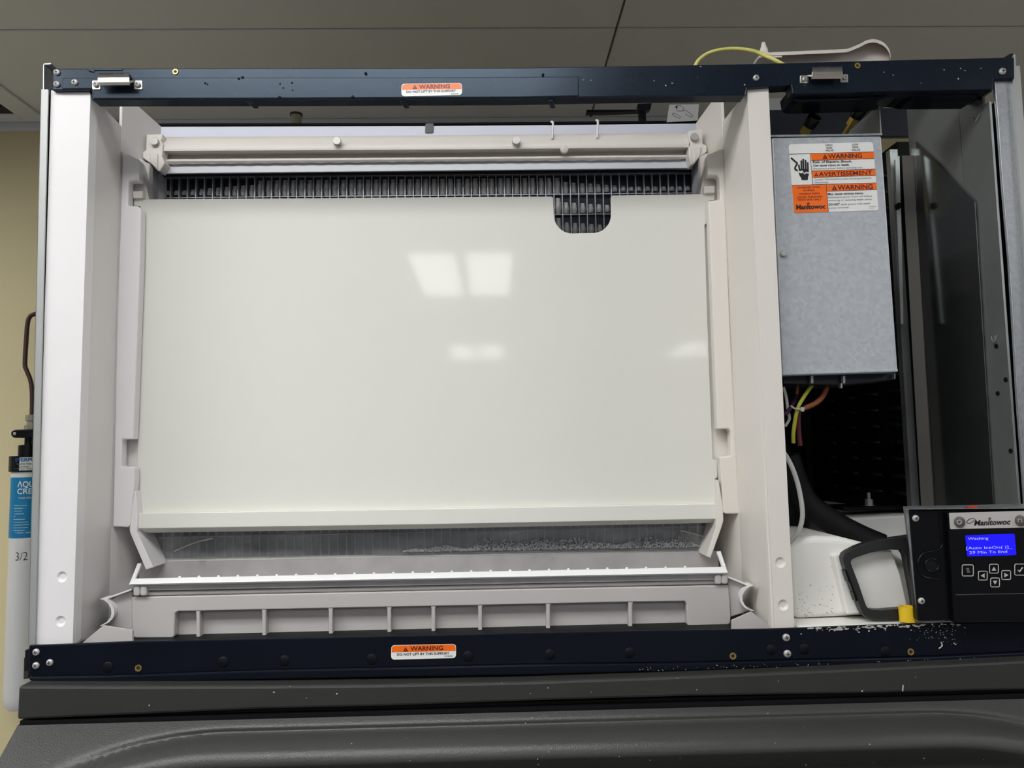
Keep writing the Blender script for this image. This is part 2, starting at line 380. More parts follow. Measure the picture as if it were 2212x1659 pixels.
def warning_label(quad, split, y, parent, tri, w, l2, num):
    "quad: TL TR BR BL; split: left and right height of the colour border"
    mb = MB(); mb.pp(rquad(quad, 8), y, 0.0004, 0)
    tl, trr = quad[0], quad[1]
    r = 8
    mb.flat([(tl[0]+r, tl[1]+0.8), (trr[0]-r, trr[1]+0.8), (trr[0]-2.5, trr[1]+3), (trr[0]-1, trr[1]+8), (trr[0]-1, split[1]), (tl[0]+1, split[0]), (tl[0]+1, tl[1]+8), (tl[0]+2.5, tl[1]+3)], y-0.0002, 1)
    mb.flat(tri, y-0.0004, 3)
    cx = sum(p[0] for p in tri)/3; cy = sum(p[1] for p in tri)/3
    mb.flat([(cx-0.7, cy-2), (cx+0.7, cy-2), (cx+0.5, cy+1.2), (cx-0.5, cy+1.2)], y-0.0006, 1); mb.flat([(cx-0.6, cy+1.9), (cx+0.6, cy+1.9), (cx+0.6, cy+2.9), (cx-0.6, cy+2.9)], y-0.0006, 1)
    mb.ptext('WARNING', w[0], w[1], w[2], y-0.0004, 3, 0.025)
    mb.ptext('DO NOT LIFT BY THIS SUPPORT', l2[0], l2[1], l2[2], y-0.0003, 2, 0.02)
    mb.ptext('8106003', num[0], num[1], num[2], y-0.0003, 2, 0.01)
    return mb.build('warning_label', ['label_white', 'label_orange', 'ink', 'ink_maroon'], parent)
warning_label([(867, 181), (998, 179), (998, 205.5), (867, 208)], (194, 192), yr-0.0022, rail, [(891, 192.3), (901.5, 192), (896, 183)], ((905, 191.8), (972, 190.2), 9), ((878, 200.5), (985, 198.2), 4.8), ((974, 204), (991, 203.5), 2.6))

def bracket(flap, face, tabs, scr, y, foot):
    b = MB()
    (fx0, fy0, fx1, fy1) = face
    # bent plate: flange leaning back to the top, face, and a lower edge rolled under
    rows = []
    for yy, dp in ((flap[1], 0.002), (fy0, -0.012), (fy0+2, -0.014), (fy1-4, -0.014), (fy1, -0.011)):
        sx = flap[0]*0 if yy != flap[1] else 1.5
        rows.append([W(fx0+sx, yy, y+dp), W(fx1-sx, yy-0.6, y+dp)])
    back = [[p+Vector((0, 0.0016, -0.0006)) for p in r] for r in reversed(rows)]
    b.loft(rows+back, close=True)
    for x0, y0, x1, y1 in tabs: b.pp(rquad([(x0, y0), (x1, y0), (x1, y1), (x0, y1)], 2), y-0.0012, 0.0012)
    # webs joining the tabs to the plate
    b.prism([W(tabs[0][2]-4, tabs[0][1]+1, y-0.0012), W(fx0+3, fy1-2, y-0.012), W(fx0+3, fy1-9, y-0.013), W(tabs[0][2]-2, tabs[0][1]-1, y-0.0012)], (0, 0.0012, 0))
    b.prism([W(tabs[1][0]+4, tabs[1][1]+1, y-0.0012), W(fx1-3, fy1-2, y-0.012), W(fx1-3, fy1-9, y-0.013), W(tabs[1][0]+2, tabs[1][1]-1, y-0.0012)], (0, 0.0012, 0))
    o = b.build('catch_bracket', 'stainless', ma, bevel=0.0004)
    for p in scr: screw(p[0], p[1], p[2], y-0.0022, o)
bracket((210, 156.6), (211, 165.4, 279, 182.4), [(199, 173.6, 216.7, 193.2), (289, 173.6, 307, 193)], ((207, 182.4, 6.4), (297.4, 182.4, 6.4)), yr-0.0015, 0)
bracket((1755, 143), (1754.5, 153, 1820, 168.5), [(1728.5, 162.5, 1747, 179.5), (1815.5, 160, 1832, 178)], ((1737.6, 170.9, 5), (1825.4, 167.6, 5)), yr, 0)

# bottom rail
br = MB()
btop = [(62, 1394), (160, 1390.5), (285, 1385.5), (560, 1379.5), (840, 1373.5), (1120, 1367), (1400, 1362), (1660, 1358.5), (1719, 1356.5), (1870, 1350.5), (2060, 1345), (2240, 1341)]
groove = [(62, 1462), (236, 1459), (560, 1448), (840, 1442), (1120, 1435.5), (1500, 1431), (1660, 1427), (2011, 1418), (2240, 1407)]
lip = [(62, 1470), (90, 1478), (560, 1468), (840, 1463), (1100, 1459), (1570, 1447), (2011, 1432), (2240, 1420)]
br.pp(btop+list(reversed(groove)), -0.006, 0.004)
brail = br.build('bottom_rail', 'rail_gloss', ma, bevel=0.0015)
ll = MB(); ll.pp([(a, b+1.2) for a, b in groove]+list(reversed(lip)), -0.0095, 0.03); ll.build('rail_lip', 'rail_gloss', brail, bevel=0.002)
for p in ((78.5, 1408.5, 7), (78, 1437.5, 7), (108, 1431, 7), (1698, 1377, 8), (1700.5, 1412, 8)): screw(*p, -0.0066, brail)
for p in ((299, 1443, 7), (1583, 1417, 7), (1967, 1408, 7)): screw(*p, -0.0066, brail, INSERT, 'threaded_insert')
for px, py in ((233, 1441), (482, 1430), (615, 1427), (803, 1424), (1011, 1418), (1187, 1414), (1360, 1410), (1665, 1404), (1737, 1402), (1912, 1408)):
    screw(px, py, 11, -0.0058, brail, PLUG, 'round_plug', 0)
warning_label([(845, 1394), (985, 1391), (985, 1421.5), (845, 1425)], (1409, 1406), -0.0066, brail, [(871, 1407.3), (881.5, 1407), (876.3, 1397.3)], ((886.5, 1405.6), (957, 1404), 9.6), ((857.5, 1416.4), (970.5, 1413.6), 5.4), ((960, 1419), (977, 1418.6), 3))
cr = MB()
for k in range(80):
    px = random.triangular(1725, 2120, 1800); py = 1357-(px-1719)*0.036+abs(random.gauss(0, 4.5)) + 1
    w = random.uniform(1, 8) if py < 1362-(px-1719)*0.036+1 else random.uniform(0.6, 2.5); h = random.uniform(0.6, 2.4)
    cr.pp([(px-w, py+h*0.2), (px-w*0.2, py-h), (px+w, py-h*0.3), (px+w*0.5, py+h), (px-w*0.4, py+h)], -0.0063, 0.0008)
for k in range(60):
    px = random.triangular(1960, 2090, 2040); py = random.triangular(1352, 1400, 1362)
    w = random.uniform(0.3, 0.9); cr.pp([(px-w, py), (px, py-w), (px+w, py), (px, py+w)], -0.0063, 0.0006)
for k in range(80):
    px = random.uniform(1380, 2200); py = 1447-(px-1380)*0.033+random.gauss(0, 3); w = random.uniform(0.4, 1.4)
    cr.pp([(px-w, py), (px, py-w*0.6), (px+w, py), (px, py+w*0.6)], -0.0099, 0.0008)
tag(cr.build('scale_crust', 'crust', brail), kind='stuff')
fl = MB(); fl.tube([W(2028, 1401, -0.008), W(2035, 1395, -0.008), W(2033, 1387, -0.008)], pxm(0, 1.3), 6); fl.tube([W(2060, 1389, -0.008), W(2065, 1393, -0.008)], pxm(0, 1), 6)
fl.build('plastic_shaving', 'crust', brail)

# side panels
lp = MB(); lp.pp([(88, 193), (104, 193), (75, 1392), (61, 1392)], -0.004, 0.002); lp.prism([W(88, 193, -0.004), W(89.5, 193, -0.004), W(62.5, 1392, -0.004), W(61, 1392, -0.004)], (0, 0.62, 0))
lpo = lp.build('side_panel', 'panel_metal', ma)
up = MB(); up.prism([W(93, 140, -0.002), W(95, 138, -0.002), W(95, 193, -0.002), W(92.5, 193, -0.002)], (0, 0.6, 0)); up.prism([W(95, 137, -0.002), W(110, 136, -0.002), W(110, 138.5, -0.002), W(97, 139.5, -0.002), W(95, 140, -0.002)], (0, 0.5, 0))
up.build('corner_flange', 'galvanized', lpo)
inn = MB(); inn.prism([W(96, 141, 0.002), W(97.5, 141, 0.002), W(97.5, 195, 0.002), W(96, 195, 0.002)], (0.004, 0.3, 0)); inn.pp([(97, 141), (108, 140), (118, 148), (116, 196), (97, 196)], 0.03, 0.002); inn.build('corner_web', 'dark_metal', lpo)
gap = MB(); gap.pp([(103, 194), (112, 194), (78, 1392), (73, 1392)], 0.012, 0.01); gap.build('gap_shade_strip', 'dull_black', ma)  # black strip standing in for shade in the gap beside the flange
XR = W(2150, 170, 0).x
rp = MB(); rp.pp([(2189, 118), (2193.5, 117), (2199, 200), (2222, 520), (2214, 520), (2194, 200)], -0.002, 0.004); rp.pp([(2186, 143), (2203, 142), (2295, 1400), (2272, 1400)], -0.004, 0.004, 0)
rpo = rp.build('side_panel', 'panel_metal', ma)
MB().pp([(2170, 123), (2182, 115.5), (2190, 114.5), (2191, 134), (2170, 134)], 0.0, 0.03).build('corner_tab', 'rail_paint', rail, bevel=0.001)
cp = MB()
cpl = [(2147, 171), (2155, 260), (2165, 400), (2179, 560), (2189, 720), (2197, 860), (2206, 980), (2214, 1094), (2233, 1342)]
cp.pp(cpl+[(2275, 1342), (2240, 700), (2217, 400), (2196, 170)], 0.0, 0.004)
cpo = cp.build('corner_post', 'galvanized', ma, bevel=0.001)
hm = MB(); hm.tube([W(a+1.5, b, -0.0005) for a, b in cpl], pxm(0, 1.4), 8, smooth=1); hm.build('folded_edge', 'galvanized', cpo, smooth=50)

# white plastic liner: front flanges with molded dimples
def dimple(px, py, r):
    mb = MB(); c = W(px, py, 0); rr = pxm(0, r); prof = []
    R = rr*1.35
    for k in range(9):
        a = math.pi*k/8; prof.append((R*math.sin(a), -R*math.cos(a)))
    mb.lathe(c+Vector((0, -math.sqrt(R*R-rr*rr), 0)), (0, 1, 0), prof[1:-1], 20); return mb
fl = MB().pp([(110, 195), (187, 195), (193, 197), (195.5, 204), (157, 1391.5), (75, 1393.5)], 0.0, 0.018).build('liner_flange', 'white_plastic', ma, bevel=0.002)
fl.modifiers.clear(); cut(fl, [dimple(134, 1246, 11), dimple(131, 1342, 11)])
bv = fl.modifiers.new('bevel', 'BEVEL'); bv.width = 0.0015; bv.segments = 2; bv.limit_method = 'ANGLE'; bv.angle_limit = math.radians(40)
fr_ = MB().pp([(1614, 192), (1617, 187.5), (1622, 186.5), (1660, 185.5), (1690, 822), (1716.5, 1355.5), (1674, 1357.5), (1640, 700)], 0.0, 0.018).build('liner_flange', 'warm_plastic', ma, bevel=0.002)
fr_.modifiers.clear(); cut(fr_, [dimple(1686, 1215, 11.5), dimple(1692, 1307, 11.5)])
bv = fr_.modifiers.new('bevel', 'BEVEL'); bv.width = 0.0015; bv.segments = 2; bv.limit_method = 'ANGLE'; bv.angle_limit = math.radians(40)
# side walls, straight back from the flanges
def sidewall(xf, x1, x2, s, mname):
    mb = MB(); z0, z1 = -0.004, 0.672
    out = lambda x: x+s*0.014
    pts = [(xf, 0.004), (xf+(x1-xf)*0.2, 0.012), (x1, 0.1), (out(x1), 0.1), (out(xf), 0.018), (out(xf)-s*0.002, 0.006)]
    mb.prism([(a, b, z0) for a, b in pts], (0, 0, z1-z0)); o = mb.build('liner_wall', mname, ma, bevel=0.002); return o
XL1, XL2 = W(252, 700, 0.1).x, W(345, 372, 0.18).x
XR1, XR2 = W(1578, 697, 0.1).x, W(1506, 345, 0.18).x
sidewall(XFL, XL1, XL2, -1, 'liner_plastic'); sidewall(XFR, XR1, XR2, 1, 'warm_plastic')
def plate(x1, x2, pa, pb, s, zb, mname):
    ya = 0.1; yb = 0.182; f = lambda y: x1+(x2-x1)*(y-ya)/(yb-ya)
    za, zb2 = W(*pa).z, W(*pb).z; k = (zb2-za)/(pb[2]-pa[2]); zt = lambda y: za+k*(y-pa[2])
    pts = [(ya, zb), (yb, zb), (yb, zt(yb)), (ya, min(zt(ya), 0.72))]
    mb = MB(); mb.prism([(f(y), y, z) for y, z in pts], (s*0.004, 0, 0)); mb.build('liner_plate', mname, ma, bevel=0.0008)
    mb = MB(); mb.prism([(f(y), y, z) for y, z in ((ya, -0.05), (yb+0.05, -0.05), (yb+0.05, zb), (ya, zb))], (s*0.01, 0, 0)); mb.build('liner_wall', mname, ma)
plate(XL1, XL2, (315, 232, 0.147), (345, 272, 0.181), -1, W(345, 372, 0.18).z, 'liner_plastic')
plate(XR1, XR2, (1530, 223, 0.142), (1505, 266, 0.181), 1, W(1506, 360, 0.18).z, 'warm_plastic')
# stepped ledges that carry the curtain
lg = MB(); lg.pp([(264, 327), (301, 345), (300, 389), (278, 390), (276, 444), (297, 445), (303, 450), (304, 458), (302, 560), (297, 700), (287.5, 949), (263, 949), (262, 1008), (286, 1008), (290, 1012), (290, 1040), (281, 1135), (276, 1139), (243, 1138), (252, 700)], 0.1, 0.016)
lg.build('curtain_ledge', 'white_plastic', ma, bevel=0.0022)
lg = MB(); lg.pp([(1564, 318), (1527.5, 335), (1529, 378), (1549, 378), (1554, 384), (1556, 431), (1530.5, 434), (1541, 697), (1550, 927), (1574, 926), (1578, 932), (1579, 985), (1553, 987), (1556, 1000), (1563, 1106), (1567, 1110), (1598, 1110), (1590, 960), (1577, 697), (1567, 430)], 0.1, 0.016)
lg.build('curtain_ledge', 'warm_plastic', ma, bevel=0.0022)
# lighter pockets behind the ledges, and the ribs beside the evaporator
MB().pp([(262, 340), (306, 352), (330, 470), (322, 700), (316, 1060), (296, 1140), (240, 1140), (250, 700)], 0.1225, 0.02).build('ledge_back', 'liner_plastic', ma)
MB().pp([(1568, 330), (1524, 345), (1505, 470), (1512, 700), (1522, 1060), (1546, 1108), (1600, 1108), (1580, 700)], 0.1225, 0.02).build('ledge_back', 'warm_plastic', ma)
MB().pp([(300, 340), (323, 355), (320, 440), (300, 440)], 0.135, 0.012).build('inner_rib', 'liner_plastic', ma, bevel=0.001)
MB().pp([(1528, 330), (1512, 338), (1516, 434), (1534, 434)], 0.135, 0.012).build('inner_rib', 'warm_plastic', ma, bevel=0.001)
b = MB(); b.loft([[W(322, 352, 0.136), W(322, 445, 0.136)], [W(348, 366, 0.19), W(347, 440, 0.19)], [W(343, 366, 0.195), W(342, 440, 0.195)], [W(318, 352, 0.141), W(318, 445, 0.141)]], close=True); b.build('evaporator_cheek', 'shelf_plastic', ma)
b = MB(); b.loft([[W(1513, 340, 0.136), W(1515, 440, 0.136)], [W(1493, 360, 0.19), W(1496, 440, 0.19)], [W(1498, 360, 0.195), W(1501, 440, 0.195)], [W(1518, 340, 0.141), W(1520, 440, 0.141)]], close=True); b.build('evaporator_cheek', 'shelf_plastic', ma)
MB().pp([(176, 1390), (222, 1352), (286, 1362), (286, 1386)], 0.010, 0.004).build('corner_web', 'sump_plastic', ma)
MB().pp([(1581, 1341), (1624, 1322), (1670, 1357.5), (1581, 1360.5)], 0.010, 0.004).build('corner_web', 'sump_plastic', ma)
# dividing wall, back panel, base
xd = W(1660, 200, 0.0).x
MB().box(xd-0.012, xd, 0.018, 0.58, 0.0, 0.6).build('divider_wall', 'base_white', ma)
xl = W(70, 900, 0).x
zb = W(900, 268, 0.58).z
MB().box(xl-0.01, xd, 0.58, 0.585, -0.02, zb).build('back_panel', 'dark_metal', ma)
MB().box(xd, 0.78, 0.58, 0.585, -0.02, 0.68).build('back_panel', 'dark_metal', ma)
b = MB(); b.tube([W(346, 272, 0.57), W(380, 270, 0.57), (0, 0.57, W(900, 269, 0.57).z), W(1506, 263.5, 0.57)], 0.0035, 8); b.build('edge_trim', 'dull_black', ma, smooth=50)
MB().box(xl, xd, 0.002, 0.58, -0.03, -0.006).build('base_pan', 'dull_black', ma)
fp = MB(); fp.box(xd+0.005, 0.765, 0.004, 0.58, -0.03, W(1850, 1350, 0.004).z); fpo = fp.build('floor_pan', 'base_white', ma, bevel=0.002)

# ------------------------------------------------------------------ evaporator
yE = 0.19
ex0, ex1 = W(350, 400, yE).x, W(1497, 400, yE).x
ez1 = W(900, 378, yE).z; ez0 = W(900, 1198, yE).z
ev = thing('evaporator', ((ex0+ex1)/2, yE+0.03, ez0), 'dark metal evaporator grid of narrow ice cells behind the curtain', 'evaporator')
MB().box(ex0-0.002, ex1+0.002, yE+0.0075, yE+0.011, ez0, ez1).build('back_plate', 'evap_dark', ev)
NC, NR = 64, 18
cw = (ex1-ex0)/NC; ch = (ez1-ez0)/NR
vm = mesh_only(MB().box(-0.0007, 0.0007, 0, 0.0075, ez0, ez1), 'divider', ['evap_metal'])
vmo = []
for k in range(NC+1): put(vm, 'divider', (ex0+cw*k, yE, 0), ev)
hmesh = mesh_only(MB().box(ex0, ex1, 0.001, 0.0075, -0.0006, 0.0006), 'cross_divider', ['evap_metal'])
for k in range(NR+1): put(hmesh, 'cross_divider', (0, yE, ez0+ch*k), ev)
fr = MB(); fr.box(ex0-0.005, ex0-0.0008, yE-0.003, yE+0.022, ez0-0.004, ez1+0.004); fr.box(ex1+0.0008, ex1+0.005, yE-0.003, yE+0.022, ez0-0.004, ez1+0.004)
fr.box(ex0-0.005, ex1+0.005, yE-0.003, yE+0.022, ez1+0.0008, ez1+0.004); fr.build('frame', 'evap_dark', ev, bevel=0.0005)
lumps = []  # glossy grey lumps set low in the grid cells
for q in range(4):
    mb = MB(); rows = []; a = cw*random.uniform(0.33, 0.39); n = 7
    for i in range(8):
        v = i/7; zz = ch*(-0.43+0.80*v+random.uniform(-0.01, 0.01)); rr = a*(0.75+0.35*math.sin(math.pi*min(1, v*1.2))) * random.uniform(0.9, 1.08); dpt = 0.005*math.sin(math.pi*min(0.97, 0.1+v*0.9))**0.6
        rows.append([Vector((-rr+2*rr*j/n, -0.0005-dpt*math.sin(math.pi*j/n), zz)) for j in range(n+1)])
    mb.loft(rows); lumps.append(mesh_only(mb, 'cell_lump', ['cell_lump_grey'], smooth=80))
zr = lambda r: ez1-ch*(r+0.5)
for c in range(NC):
    f = math.sin(math.pi*min(1, max(0, (c-2)/54)))
    for r in ((0, 1, 2) if 46 <= c <= 54 else (0,)):
        s = (1, 1, 1) if f > 0.45 else (0.9, 0.8, 0.3+0.9*f)
        o = put(random.choice(lumps), 'cell_lump', (ex0+cw*(c+0.5)+random.uniform(-0.0006, 0.0006), yE+0.0074, zr(r)-(0 if f > 0.45 else ch*0.2*(1-f))), ev, s)
# housing: shelf under the tube, lilac upright above, foot rail below
ho = MB(); ho.loft([[W(345, 352, 0.163), W(1497, 341, 0.163)], [W(346, 375, 0.160), W(1495, 363, 0.160)], [W(346, 377, 0.165), W(1495, 365, 0.165)], [W(346, 376, 0.2), W(1494, 364, 0.2)], [W(346, 330, 0.2), W(1496, 318, 0.2)]], close=True)
ho.build('top_shelf', 'shelf_plastic', ev, bevel=0.001)
zl = W(900, 271, 0.2).z
ho = MB(); ho.pp([(345, 273), (900, 271.5), (1200, 269.5), (1508, 266), (1500, 330), (345, 340)], 0.2, 0.05); ho.build('rear_housing', 'lilac_plastic', ev, bevel=0.0015)
MB().pp(rquad([(919, 266), (937, 266), (936, 287), (918, 287.5)], 3), 0.1985, 0.004).build('clip', 'clip_grey', ev, bevel=0.0006)
ho = MB(); ho.loft([[W(322, 1206, 0.150), W(1524, 1186, 0.150)], [W(322, 1226, 0.143), W(1524, 1205, 0.143)], [W(322, 1230, 0.17), W(1524, 1208, 0.17)], [W(322, 1206, 0.2), W(1524, 1186, 0.2)]], close=True)
ho.build('foot_rail', 'foot_plastic', ev, bevel=0.0012)
MB().box(ex0-0.01, ex1+0.012, 0.214, 0.24, ez0-0.03, zl-0.02).build('insulation', 'lilac_plastic', ev)

# ------------------------------------------------------------------ distribution tube
dt = thing('distribution_tube', W(920, 353, 0.15), 'off white water distribution tube held by four metal thumbscrews above the grid', 'water tube')
L = lambda y0, y1, y: [W(352, y0, y), W(920, (y0+y1)/2+1.2, y), W(1488, y1, y)]
mb = MB(); mb.loft([L(296, 287, 0.178), L(297.5, 288.5, 0.158), L(303, 294, 0.153), L(311, 302, 0.148), L(319, 311, 0.145), L(326, 318, 0.146), L(331, 322, 0.158), L(336, 327, 0.167), L(342, 332, 0.165), L(344, 334.5, 0.157), L(348, 338, 0.155), L(352, 342, 0.157), L(353.5, 343.5, 0.162), L(353, 343, 0.18)], close=True)
mb.build('tube_body', 'warm_plastic', dt, smooth=40)
lipm = MB(); pts = []
for k in range(58):
    px = 360+k*19.5; pts.append(W(px, 353.6-(px-352)*0.0088+(0.9 if k % 2 else -0.4), 0.158))
lipm.tube(pts, pxm(0.158, 0.9), 6, smooth=2); lipm.build('scalloped_lip', 'sump_plastic', dt, smooth=50)
eb = MB(); eb.pp([(316, 290), (351, 289), (350, 300), (347, 303), (352, 312), (351, 326), (350, 338), (356, 352), (345, 370), (339, 368), (325, 352), (308, 341), (308, 328), (315, 324)], 0.142, 0.02); eb.pp([(321, 328), (340, 331), (340, 367), (325, 352)], 0.139, 0.004)
eb.build('end_block', 'warm_plastic', dt, bevel=0.0015)
eb = MB(); eb.pp([(1487, 282), (1517, 279), (1518, 310), (1527, 314), (1527, 328), (1512, 338), (1502, 352), (1493, 357), (1488, 340), (1488, 318), (1492, 312), (1488, 300)], 0.142, 0.02); eb.pp([(1497, 318), (1516, 316), (1512, 338), (1500, 352)], 0.139, 0.004)
eb.build('end_block', 'warm_plastic', dt, bevel=0.0015)
ts = MB(); ts.lathe((0, 0, 0), (0, -1, 0), [(0.6, -2), (0.6, 0), (1, 0), (1, 0.85), (0.93, 0.95), (0.001, 0.95)], 20)
TS = mesh_only(ts, 'thumbscrew', ['screw_zinc'], smooth=40)
for px, py, r, y in ((336, 308, 9, 0.142), (729, 307, 9, 0.143), (1115, 306, 9.2, 0.143), (1499, 298, 8.8, 0.142)): put(TS, 'thumbscrew', W(px, py, y), dt, pxm(y, r))
for px, y0, y1 in ((1194, 262, 300), (1291, 259, 298)):
    mb = MB(); mb.tube([W(px-1, y1, 0.148), W(px-0.5, y1-14, 0.150), W(px+0.5, y0+8, 0.152), W(px, y0+2, 0.152), W(px-3, y0+1, 0.155)], pxm(0.15, 2.6), 8)
    mb.build('hook_prong', 'white_plastic', dt, smooth=50)
mb = MB(); mb.lathe(W(1219, 322, 0.1465), (0, -1, 0), [(pxm(0.15, 9), -0.004), (pxm(0.15, 9), 0.001), (pxm(0.15, 6), 0.0025), (0.0001, 0.003)], 16); mb.build('molded_boss', 'warm_plastic', dt, smooth=50)

# ------------------------------------------------------------------ water curtain
yC = 0.118
wc = thing('water_curtain', W(920, 1142, yC), 'large glossy off white curtain panel with a rounded notch in its top edge', 'panel')
arc = lambda cx, cy, r, a0, a1, n=8: [(cx+r*math.cos(math.radians(a0+(a1-a0)*k/n)), cy+r*math.sin(math.radians(a0+(a1-a0)*k/n))) for k in range(n+1)]
outline = [(288, 430.5)]+[(1189, 424)]+arc(1190.5, 428.5, 4.5, -80, 0, 4)+[(1196.5, 464)]+arc(1236, 465, 39, 180, 92, 8)+arc(1281, 464, 39, 88, 0, 8)+[(1319.5, 428)]+arc(1324.5, 426.5, 4.6, 180, 270, 4)+[(1511, 419), (1545, 419.5), (1543, 432), (1532, 433), (1533, 478), (1528, 481), (1522.5, 486), (1529, 697), (1540, 992), (1550, 994), (1550.5, 1031), (1545, 1034), (1547.5, 1090), (292, 1111), (291, 1056), (295, 1052), (296, 1000), (296.5, 990), (300, 870), (305.6, 640), (308, 500), (304, 494), (303, 446), (288, 445)]
mb = MB(); mb.pp(outline, yC, 0.004); mb.build('curtain_panel', 'curtain_plastic', wc, bevel=0.0008)
B = lambda a, b, y: [W(292, a, y), W(920, (a+b)/2+1, y), W(1548.5, b, y)]
mb = MB(); mb.loft([B(1107.5, 1086.5, 0.119), B(1108.5, 1087.5, 0.107), B(1110, 1089, 0.106), [W(290.5, 1141.5, 0.106), W(920, 1132.5, 0.106), W(1549.5, 1120.5, 0.106)], [W(296, 1151.5, 0.124), W(920, 1142.5, 0.124), W(1549, 1129.5, 0.124)], B(1130, 1110, 0.13)], close=True)
mb.build('bottom_strip', 'curtain_plastic', wc, bevel=0.0006)
MB().pp(rquad([(286.5, 413), (308, 412), (308, 427), (287, 428)], 2), 0.112, 0.012).build('hinge_pin', 'warm_plastic', wc, bevel=0.001)
MB().pp(rquad([(1521, 402), (1544, 401), (1544, 416), (1521, 417)], 2), 0.112, 0.012).build('hinge_pin', 'warm_plastic', wc, bevel=0.001)

# ------------------------------------------------------------------ splash shield with foam
ys_ = 0.146
sh = thing('splash_shield', W(920, 1226, ys_), 'clear splash shield with clouded streaks and soap foam below the curtain', 'shield')
MB().pp([(318, 1140), (1530, 1120), (1526, 1187), (324, 1207)], ys_, 0.0015).build('clear_sheet', 'clear_shield', sh)
mb = MB(); mb.pp([(290, 1060), (293, 1062), (297, 1110), (296, 1150), (331, 1226), (315, 1231), (281, 1152), (279.5, 1144), (284, 1105)], 0.102, 0.045); mb.build('side_arm', 'white_plastic', sh, bevel=0.001)
mb = MB(); mb.pp([(1549, 1036), (1553, 1038), (1562, 1095), (1563, 1125), (1558, 1142), (1535, 1206), (1526, 1202), (1546, 1140), (1550, 1090)], 0.102, 0.045); mb.build('side_arm', 'warm_plastic', sh, bevel=0.001)
fo = MB(); ico = bmesh.new(); bmesh.ops.create_icosphere(ico, subdivisions=1, radius=1); iv = [v.co.copy() for v in ico.verts]; ifc = [tuple(v.index for v in f.verts) for f in ico.faces]; ico.free()
def env(px):
    e = 0
    for c, w, h in ((900, 30, 5), (960, 40, 13), (1050, 26, 30), (1095, 22, 26), (1160, 60, 22), (1240, 60, 24), (1300, 40, 12), (1400, 60, 22), (1470, 26, 26)): e = max(e, h*math.exp(-((px-c)/w)**2))
    return e
for k in range(3600):
    px = random.uniform(780, 1515); e = env(px); base = 1194-(px-760)*0.0172
    if e < 2: continue
    py = base-random.random()**1.2*e; r = pxm(ys_, random.choice((0.6, 0.8, 1.0, 1.3, 1.7, 2.3)))
    c = W(px, py, ys_-0.001-random.random()*0.002); o = len(fo.v); fo.add([c+Vector((v.x, v.y*0.6, v.z))*r for v in iv], ifc)
tag(fo.build('soap_foam', 'foam', sh, smooth=80), kind='stuff')
st = MB(); st.tube([W(376, 1191, ys_-0.002), W(410, 1176, ys_-0.002), W(440, 1167, ys_-0.002), W(460, 1163, ys_-0.002)], pxm(ys_, 2), 6); st.build('residue_streak', 'sump_plastic', sh, smooth=60)
st = MB(); st.tube([W(1470, 1146, ys_-0.002), W(1500, 1153, ys_-0.002), W(1525, 1161, ys_-0.002)], pxm(ys_, 1.6), 6); st.build('residue_streak', 'sump_plastic', sh, smooth=60)

# ------------------------------------------------------------------ rimmed trough
yt = 0.040
wt = thing('water_trough', W(920, 1290, yt+0.03), 'white open water trough with bright beaded rim under the splash shield', 'trough')
mb = MB()
FL, FR = (278, 1263.5), (1573.5, 1238.5)
mb.loft([[W(278, 1264.5, yt), W(1573.5, 1239.5, yt)], [W(281, 1261.5, yt-0.002), W(1573, 1236.5, yt-0.002)], [W(292, 1249.5, yt+0.014), W(1565, 1224, yt+0.014)], [W(293, 1252, yt+0.018), W(1564, 1226.5, yt+0.018)], [W(290, 1266, yt+0.008), W(1564, 1241, yt+0.008)]], close=True)
mb.loft([[W(278, 1263.5, yt), W(297, 1216, yt+0.06)], [W(292, 1250, yt+0.014), W(305, 1217, yt+0.06)], [W(293, 1256, yt+0.014), W(306, 1222, yt+0.06)], [W(280, 1266, yt), W(299, 1220, yt+0.06)]], close=True)
mb.loft([[W(1573, 1238.5, yt), W(1557, 1190, yt+0.06)], [W(1561, 1225, yt+0.014), W(1548, 1191, yt+0.06)], [W(1560, 1231, yt+0.014), W(1548, 1196, yt+0.06)], [W(1571, 1242, yt), W(1555, 1194, yt+0.06)]], close=True)
mb.build('rim', 'rim_lit', wt, bevel=0.0006)
mb = MB(); mb.pp([(300, 1215), (1552, 1190), (1552, 1255), (300, 1280)], 0.14, 0.004)
mb.loft([[W(292, 1255, yt+0.012), W(1564, 1230, yt+0.012)], [W(292, 1287, yt+0.014), W(1564, 1262, yt+0.014)], [W(310, 1283, 0.14), W(1550, 1258, 0.14)]])
mb.pp([(292, 1262), (1566, 1238), (1566, 1252), (292, 1276)], yt+0.006, 0.012); mb.build('basin', 'basin_plastic', wt)
mb = MB(); mb.tube([W(318, 1282, yt+0.012), W(1548, 1257, yt+0.012)], pxm(yt, 5), 10, smooth=1); mb.build('front_bar', 'sump_plastic', wt, smooth=50)
for x0, y0 in ((287, 1266), (302, 1266), (1545, 1241), (1559, 1240)):
    mb = MB(); mb.pp(rquad([(x0, y0), (x0+14, y0), (x0+14, y0+22), (x0, y0+22)], 6), yt+0.002, 0.02); mb.build('end_knob', 'sump_plastic', wt, bevel=0.002, seg=3)
nb = MB(); nb.lathe((0, 0, 0), (0, 0, 1), [(1, -0.8), (1, 0.1), (0.7, 0.8), (0.001, 1)], 8); NB = mesh_only(nb, 'rim_bead', ['white_plastic'], smooth=60)
for k in range(27):
    px = 388+42*k; put(NB, 'rim_bead', W(px, 1247.6-(px-388)*0.0200, yt+0.014), wt, pxm(yt, 3.4))

